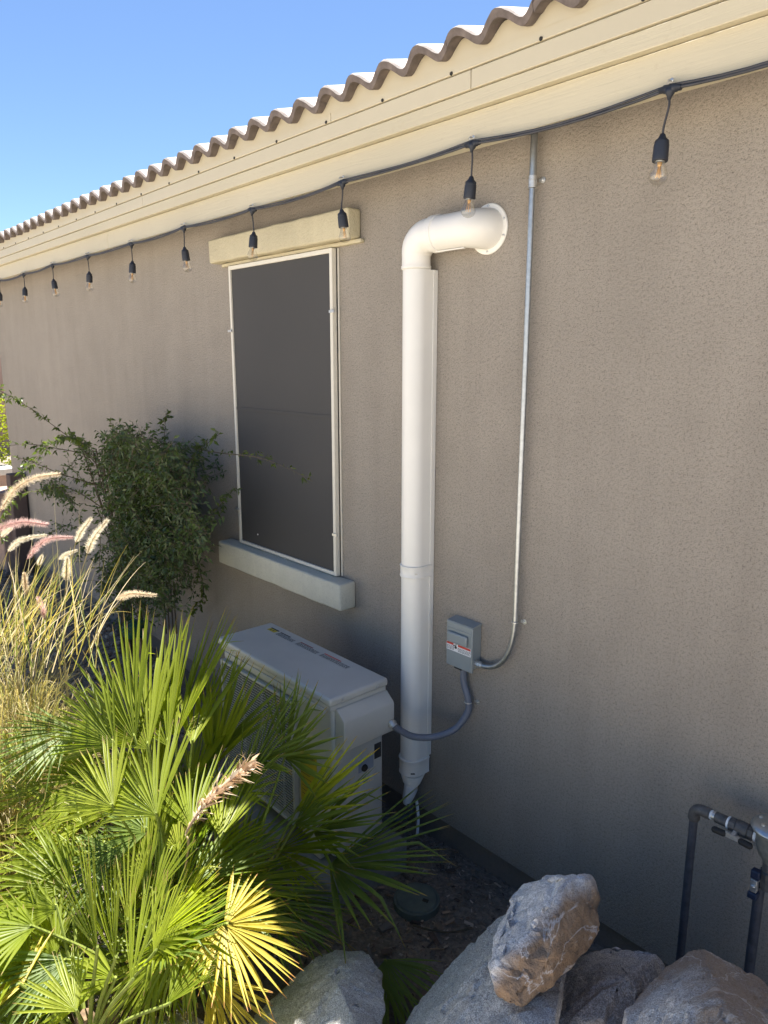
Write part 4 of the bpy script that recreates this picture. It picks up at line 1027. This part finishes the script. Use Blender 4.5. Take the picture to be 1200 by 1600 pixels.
GB = [(V((-3.1, -1.25, GZ)), 1300, .32), (V((-2.75, -1.32, GZ)), 1300, .28), (V((-3.5, -1.1, GZ)), 900, .27), (V((-2.5, -1.38, GZ)), 800, .22), (V((-2.9, -1.12, GZ)), 500, .2), (V((-3.9, -1.3, GZ)), 1100, .35), (V((-3.3, -1.45, GZ)), 900, .25)]
cols = ((.50, .38, .08), (.44, .36, .07), (.30, .27, .06), (.42, .34, .12), (.24, .27, .05), (.55, .45, .25), (.36, .30, .10), (.20, .24, .05), (.62, .52, .34))
for cb, n, rad in GB:
    for i in range(n):
        a = rg.uniform(0, 6.28); r = rad*math.sqrt(rg.random())*.5
        p0 = cb+V((math.cos(a)*r, math.sin(a)*r, 0)); a2 = a+rg.gauss(0, .6); L = rg.uniform(.25, .68); out = rg.uniform(.1, .55)*L
        p1 = p0+V((math.cos(a2)*out*.35, math.sin(a2)*out*.35, L*rg.uniform(.75, 1.0))); p2 = p0+V((math.cos(a2)*out, math.sin(a2)*out, L*rg.uniform(.45, .95)))
        blade(mb, p0, p1, p2, rg.uniform(.0012, .0026), rg.choice(cols), col2=rg.choice(cols))
tag(mb.build('blades', MT['grass'], fg, angle=180), kind='stuff')
def plume(pts, r, col, tipc):
    P = catmull(pts, 8); m_ = MB(); K = len(P)
    n0 = 0; m_.tube(P, [.002]*K, 5); addc(m_, 0, tuple(c*.6 for c in col))
    N = 1300
    for i in range(N):
        t = rg.random(); f = t*(K-1); k = min(K-2, int(f)); p = P[k].lerp(P[k+1], f-k); ax = (P[k+1]-P[k]).normalized()
        o = ax.orthogonal().normalized(); o.rotate(Matrix.Rotation(rg.uniform(0, 6.28), 3, ax))
        env = min(1, t/.08)*.4+.6*min(1, t/.2) if t < .2 else 1-.55*((t-.2)/.8)**1.6
        Lh = r*env*rg.uniform(.75, 1.35)*1.25; dv = (o+ax*rg.uniform(.5, 1.1)).normalized(); sd = ax.cross(o)*rg.uniform(.00018, .0004)
        n0 = len(m_.v); m_.v += [p-sd*1.6, p+sd*1.6, p+dv*Lh+sd*.3, p+dv*Lh-sd*.3]; m_.f.append((n0, n0+1, n0+2, n0+3)); m_.m.append(0)
        m_.c += [col, col, tipc, tipc]
    for i in range(120):  # florets near the axis
        t = rg.random()*.97; f = t*(K-1); k = min(K-2, int(f)); p = P[k].lerp(P[k+1], f-k); ax = (P[k+1]-P[k]).normalized()
        o = ax.orthogonal().normalized(); o.rotate(Matrix.Rotation(rg.uniform(0, 6.28), 3, ax)); dv = (o*.5+ax).normalized(); sd = ax.cross(o)*.0015
        n0 = len(m_.v); m_.v += [p, p+dv*.005+sd, p+dv*.010, p+dv*.005-sd]; m_.f.append((n0, n0+1, n0+2, n0+3)); m_.m.append(0); m_.c += [tuple(c*.8 for c in col)]*4
    return m_.build('seed_plume', MT['plume'], fg, angle=180)
CRM = ((.66, .56, .38), (.88, .82, .66)); PNK = ((.52, .28, .25), (.82, .60, .54)); TAN = ((.62, .46, .28), (.88, .76, .56))
YG = -1.05
PL = [ # pixel polyline, y depth, radius, colours, root px
 ([(0, 800), (20, 768), (52, 748), (92, 741)], -1.10, .020, TAN, (-40, 960)),
 ([(-30, 845), (0, 826), (35, 816), (74, 820)], -1.12, .022, PNK, (-60, 980)),
 ([(12, 862), (32, 844), (72, 836)], -1.08, .014, CRM, (-20, 960)),
 ([(42, 874), (60, 852), (82, 841), (113, 840)], -1.05, .016, PNK, (20, 985)),
 ([(118, 848), (128, 828), (142, 810)], -.98, .015, CRM, (95, 985)),
 ([(136, 866), (146, 840), (168, 812)], -1.00, .018, CRM, (100, 1010)),
 ([(92, 874), (104, 866), (120, 860)], -.95, .011, CRM, (60, 990)),
 ([(103, 908), (104, 892), (105, 872)], -1.05, .017, CRM, (100, 1010)),
 ([(42, 930), (40, 915), (38, 896)], -1.15, .014, TAN, (30, 1050)),
 ([(70, 968), (66, 950), (60, 934)], -1.15, .014, PNK, (55, 1080)),
 ([(182, 937), (205, 928), (243, 930)], -1.0, .013, TAN, (95, 1030)),
 ([(60, 884), (66, 868)], -1.0, .010, CRM, (50, 980)),
 ([(2, 838), (18, 826)], -1.1, .012, CRM, (-20, 930)),
]
for pl, y, r, (c1, c2), rt in PL:
    P = [at(a, b, y) for a, b in pl]
    if len(P) == 2: P = [P[0], (P[0]+P[1])/2+V((0, 0, .004)), P[1]]
    o = plume(P, r, c1, c2)
    R0 = at(rt[0], rt[1], y-.05); m_ = MB(); Q = catmull([V((R0.x, R0.y, max(GZ, R0.z-.35))), R0, P[0].lerp(R0, .4)+V((0, 0, .02)), P[0]], 6); m_.tube(Q, .0014, 5, False); m_.c += [(.45, .38, .18)]*len(m_.v); m_.build('stem', MT['grass'], o)
mb = MB()
for i in range(150):
    y = rg.uniform(-1.25, -.95); a = rg.uniform(-20, 150) if i < 60 else rg.uniform(-40, 70); b = at(a, rg.uniform(990, 1060), y); t = at(a+rg.uniform(-30, 110), rg.uniform(850, 960), y+rg.uniform(-.05, .1)); m1 = b.lerp(t, .6)+ZU*.05
    blade(mb, b, m1, t, rg.uniform(.0008, .0018), rg.choice(cols), 8)
for (a, b, c) in (((85, 1010), (150, 960), (210, 868)), ((100, 1030), (165, 960), (185, 940)), ((100, 985), (88, 850), (84, 768)), ((130, 950), (122, 880), (124, 788)), ((30, 980), (45, 900), (55, 800)), ((95, 985), (140, 955), (185, 958))):
    y = -1.02; p0, p1, p2 = at(*a, y), at(*b, y), at(*c, y); blade(mb, p0, p1*1.0, p2, .0013, (.5, .44, .26), 10)
tag(mb.build('stray_stems', MT['grass'], fg, angle=180), kind='stuff')

# ---------------------------------------------------------------- climbing shrub on the wall
vine = thing('climbing_shrub', 'dark green twiggy climbing shrub with small narrow leaves against the wall left of window', 'shrub')
rv = random.Random(77)
lm = MB(); cm = MB()
def leaf(m_, p, dv, L, col, up=None):
    n = V((rv.uniform(-1, 1), rv.uniform(-1, 1), rv.uniform(-.2, 1))).normalized(); s = dv.cross(n)
    if s.length < .05: s = dv.orthogonal()
    s.normalize(); w_ = L*rv.uniform(.16, .24); b = len(m_.v); c2 = ZU*(-L*rv.uniform(0, .25)); nn = s.cross(dv)*w_*.4
    m_.v += [p, p+dv*L*.4+s*w_+nn, p+dv*L+c2, p+dv*L*.4-s*w_+nn, p+dv*L*.45]
    m_.f += [(b, b+1, b+4), (b+1, b+2, b+4), (b+2, b+3, b+4), (b+3, b, b+4)]; m_.m += [0]*4; m_.c += [col]*5
def leafy(m_, c_, P, dens, L0, twigs=0, rad=.0022, sidelen=.0):
    K = len(P); c_.tube(P, [rad*(1-.7*i/K) for i in range(K)], 4, False)
    acc = 0
    for i in range(K-1):
        seg = P[i+1]-P[i]; ax = seg.normalized(); acc += seg.length*dens
        while acc > 0:
            acc -= 1; p = P[i].lerp(P[i+1], rv.random()); o = ax.orthogonal().normalized(); o.rotate(Matrix.Rotation(rv.uniform(0, 6.28), 3, ax))
            k = rv.uniform(.7, 1.25)
            if sidelen and rv.random() < .5:
                q = p+(o+ax*.6+ZU*rv.uniform(-.3, .3)).normalized()*sidelen*rv.uniform(.4, 1.2); c_.tube([p, (p+q)/2+ZU*.004, q], .0009, 3, False)
                for j in range(5):
                    t = (j+1)/5; pp = p.lerp(q, t); dd = ((q-p).normalized()*.6+V((rv.uniform(-1, 1), rv.uniform(-1, 1), rv.uniform(-1, .6)))).normalized(); leaf(m_, pp, dd, L0*rv.uniform(.7, 1.3), (k, k, k))
            else:
                leaf(m_, p, (o*.8+ax*rv.uniform(.3, 1)).normalized(), L0*rv.uniform(.6, 1.2), (k, k, k))
base = V((-4.52, -.14, GZ))
# canes spread from the tied stem through an uneven crown
def crown_pt():
    while True:
        px = rv.uniform(56, 338); py = rv.uniform(655, 985); u = (px-212)/148.0
        top = 672+26*u*u+18*math.sin(px*.05)+(32 if px < 110 else 0); bot = 965-60*abs(u)**1.5-(25 if px < 140 else 0)
        if py < top or py > bot: continue
        # ragged: sparse near rim and under the skirt
        if px < 160 and rv.random() < .78: continue
        if (px < 200 or py < 720) and rv.random() < .35: continue
        if py > 900 and rv.random() < .2: continue
        if px > 300 and (rv.random() < .6 or py > 840): continue
        return at(px, py, rv.uniform(-.52, -.03))
for i in range(185):
    t = crown_pt(); b0 = base+V((rv.gauss(0, .03), rv.gauss(0, .02), rv.uniform(.35, 1.0)))
    if t.z < b0.z-.1: b0.z = max(.3, t.z+.25)
    m1 = b0.lerp(t, .5)+V((0, -.03, rv.uniform(.05, .22)))
    P = catmull([b0, m1, t, t+V((rv.uniform(-.09, .09), rv.uniform(-.05, .02), rv.uniform(-.10, .03)))], 6)
    for p in P: p.y = min(p.y, -.012)
    leafy(lm, cm, P[6:], 72, .029, sidelen=.095)
for i in range(22):   # main stems
    t = base+V((rv.gauss(0, .12), rv.uniform(-.1, .05), rv.uniform(.9, 1.4))); P = catmull([base+V((rv.gauss(0, .04), rv.gauss(0, .02), 0)), base+V((rv.gauss(0, .05), 0, .5)), t], 6)
    for p in P: p.y = min(p.y, -.012)
    cm.tube(P, .004, 5, False)
for px in (254, 259, 265, 270):
    P = [at(px+6, 990, -.05), at(px+2, 930, -.06), at(px, 860, -.08)]; cm.tube(catmull(P, 4), .0045, 5, False)
tag(lm.build('foliage', MT['rosegreen'], vine, angle=180), kind='stuff')
tag(cm.build('twigs', MT['bark'], vine), kind='stuff')
# long sprays
SP = [([(160, 735, -.25), (118, 692, -.35), (70, 655, -.50), (38, 632, -.62), (0, 611, -.82), (-30, 600, -.95)], 34, .030),
      ([(140, 700, -.25), (104, 682, -.55), (60, 712, -.8), (25, 760, -.95), (2, 830, -1.0), (-10, 880, -1.05)], 80, .028),
      ([(160, 760, -.2), (100, 742, -.45), (50, 722, -.62), (-20, 700, -.8)], 40, .028),
      ([(150, 712, -.2), (85, 700, -.45), (45, 694, -.65), (0, 698, -.8)], 36, .028),
      ([(170, 800, -.2), (110, 764, -.5), (55, 767, -.75), (15, 778, -.9)], 34, .026),
      ([(300, 700, -.2), (345, 708, -.25), (400, 714, -.3), (450, 732, -.34), (488, 752, -.36)], 26, .020),
      ([(250, 720, -.1), (256, 690, -.12), (259, 645, -.15)], 60, .030),
      ([(280, 740, -.2), (310, 705, -.22), (343, 678, -.25)], 55, .030),
      ([(300, 850, -.2), (335, 800, -.2), (368, 762, -.2)], 70, .030),
      ([(200, 720, -.2), (185, 690, -.25), (170, 655, -.28)], 80, .030),
      ([(310, 880, -.1), (318, 930, -.08), (300, 962, -.08)], 70, .030)]
SPM = leafmat('vine_leaf_spray', (.06, .09, .02), (.10, .14, .03), .4, .45, attr=True)
for pl, dn, L in SP:
    P = catmull([at(*p) for p in pl], 7); l2 = MB(); c2 = MB(); leafy(l2, c2, P, dn*1.1, L, rad=.0030, sidelen=.03)
    o = c2.build('cane', MT['bark'], vine); l2.build('leaves', SPM, o, angle=180)
st = MB(); st.box(-.014, .014, -.014, .014, 0, 1.15); so_ = st.build('garden_stake', MT['wood'], bevel=.003); so_.location = at(218, 985, -.16)+V((0, 0, -.1)); so_.rotation_euler = (0, .03, .4)
so_.location.z = GZ-.05
tag(so_, 'square wooden stake holding up the dark climbing shrub by the wall', 'stake')
tb = MB(); p = at(211, 985, -.22); tb.lathe((0, 0, 0), (0, 0, 1), [(0, .05), (.012, .07), (.05, .078), (.085, .072), (.10, .04)], 14)
tb = tb.build('green_tie', MT['greentie']); tb.location = (at(211, 985, -.2).x, -.2, at(211, 985, -.2).z-.04); tag(tb, 'bunched dark green plastic sleeve around the foot of the climbing shrub', 'plant sleeve')

# ---------------------------------------------------------------- end of the side yard
nh = thing('garden_wall', 'pinkish block wall standing in sun beyond the far corner of the house', 'wall')
mb = MB(); mb.box(-17, -16.8, -12, 3.0, -.3, 3.2); mb.build('panel', MT['pinkblock'], nh, smooth=False)
mb = MB(); mb.box(-17.05, -16.75, -12, 3.0, 3.2, 3.28); mb.build('coping', MT['cream_smooth'], nh, smooth=False)
hg = thing('hedge', 'yellow green sunlit hedge beyond the far corner of the house at left edge', 'hedge')
rh = random.Random(4); hb = MB()
for i in range(9000):
    x = rh.uniform(-11.2, -10.0); y = rh.uniform(-3.2, 1.0); z = rh.uniform(.35, 1.34)
    if rh.random() < .6: x = -10.0+rh.uniform(-.1, .06)
    d = V((rh.uniform(-1, 1), rh.uniform(-1, 1), rh.uniform(-1, 1))).normalized(); s = d.orthogonal().normalized()*rh.uniform(.012, .02); L = rh.uniform(.03, .06)
    p = V((x+.06*noise.noise(V((y*3, z*3, 1))), y, z)); b = len(hb.v); hb.v += [p, p+d*L*.5+s, p+d*L, p+d*L*.5-s]; hb.f.append((b, b+1, b+2, b+3)); hb.m.append(0); k = rh.uniform(.6, 1.3); hb.c += [(k, k, k)]*4
tag(hb.build('foliage', MT['hedge'], hg, angle=180), kind='stuff')
mb = MB()
for yy in (-2.8, -2.0, -1.2, -.4, .4): mb.tube([V((-10.6, yy, -.15)), V((-10.6, yy+.05, .6)), V((-10.5, yy, 1.0))], [.03, .025, .01], 6)
mb.build('stem', MT['bark'], hg)
pw = thing('planter_wall', 'low pale stone planter wall in front of the yellow hedge', 'wall')
mb = MB(); mb.box(-9.9, -9.6, -3.2, .6, -.3, .42); mb.build('masonry', MT['pinkblock'], pw, smooth=False)
mb = MB(); mb.box(-9.95, -9.55, -3.25, .62, .422, .50); mb.build('cap_stone', plain('cap_pale', (.6, .57, .52), .8), pw, bevel=.01)
pp = thing('pedestal', 'dark brown post and pinkish block at the foot of the wall near its far end', 'pedestal')
q = at(38, 905, -.12)
mb = MB(); mb.box(q.x-.17, q.x-.05, -.14, -.01, GZ-.05, .80); mb.build('post', MT['post'], pp, bevel=.01)
mb = MB(); mb.box(q.x-.60, q.x-.24, -.20, -.01, GZ-.05, .62); mb.build('block', MT['pinkblock'], pp, bevel=.015)
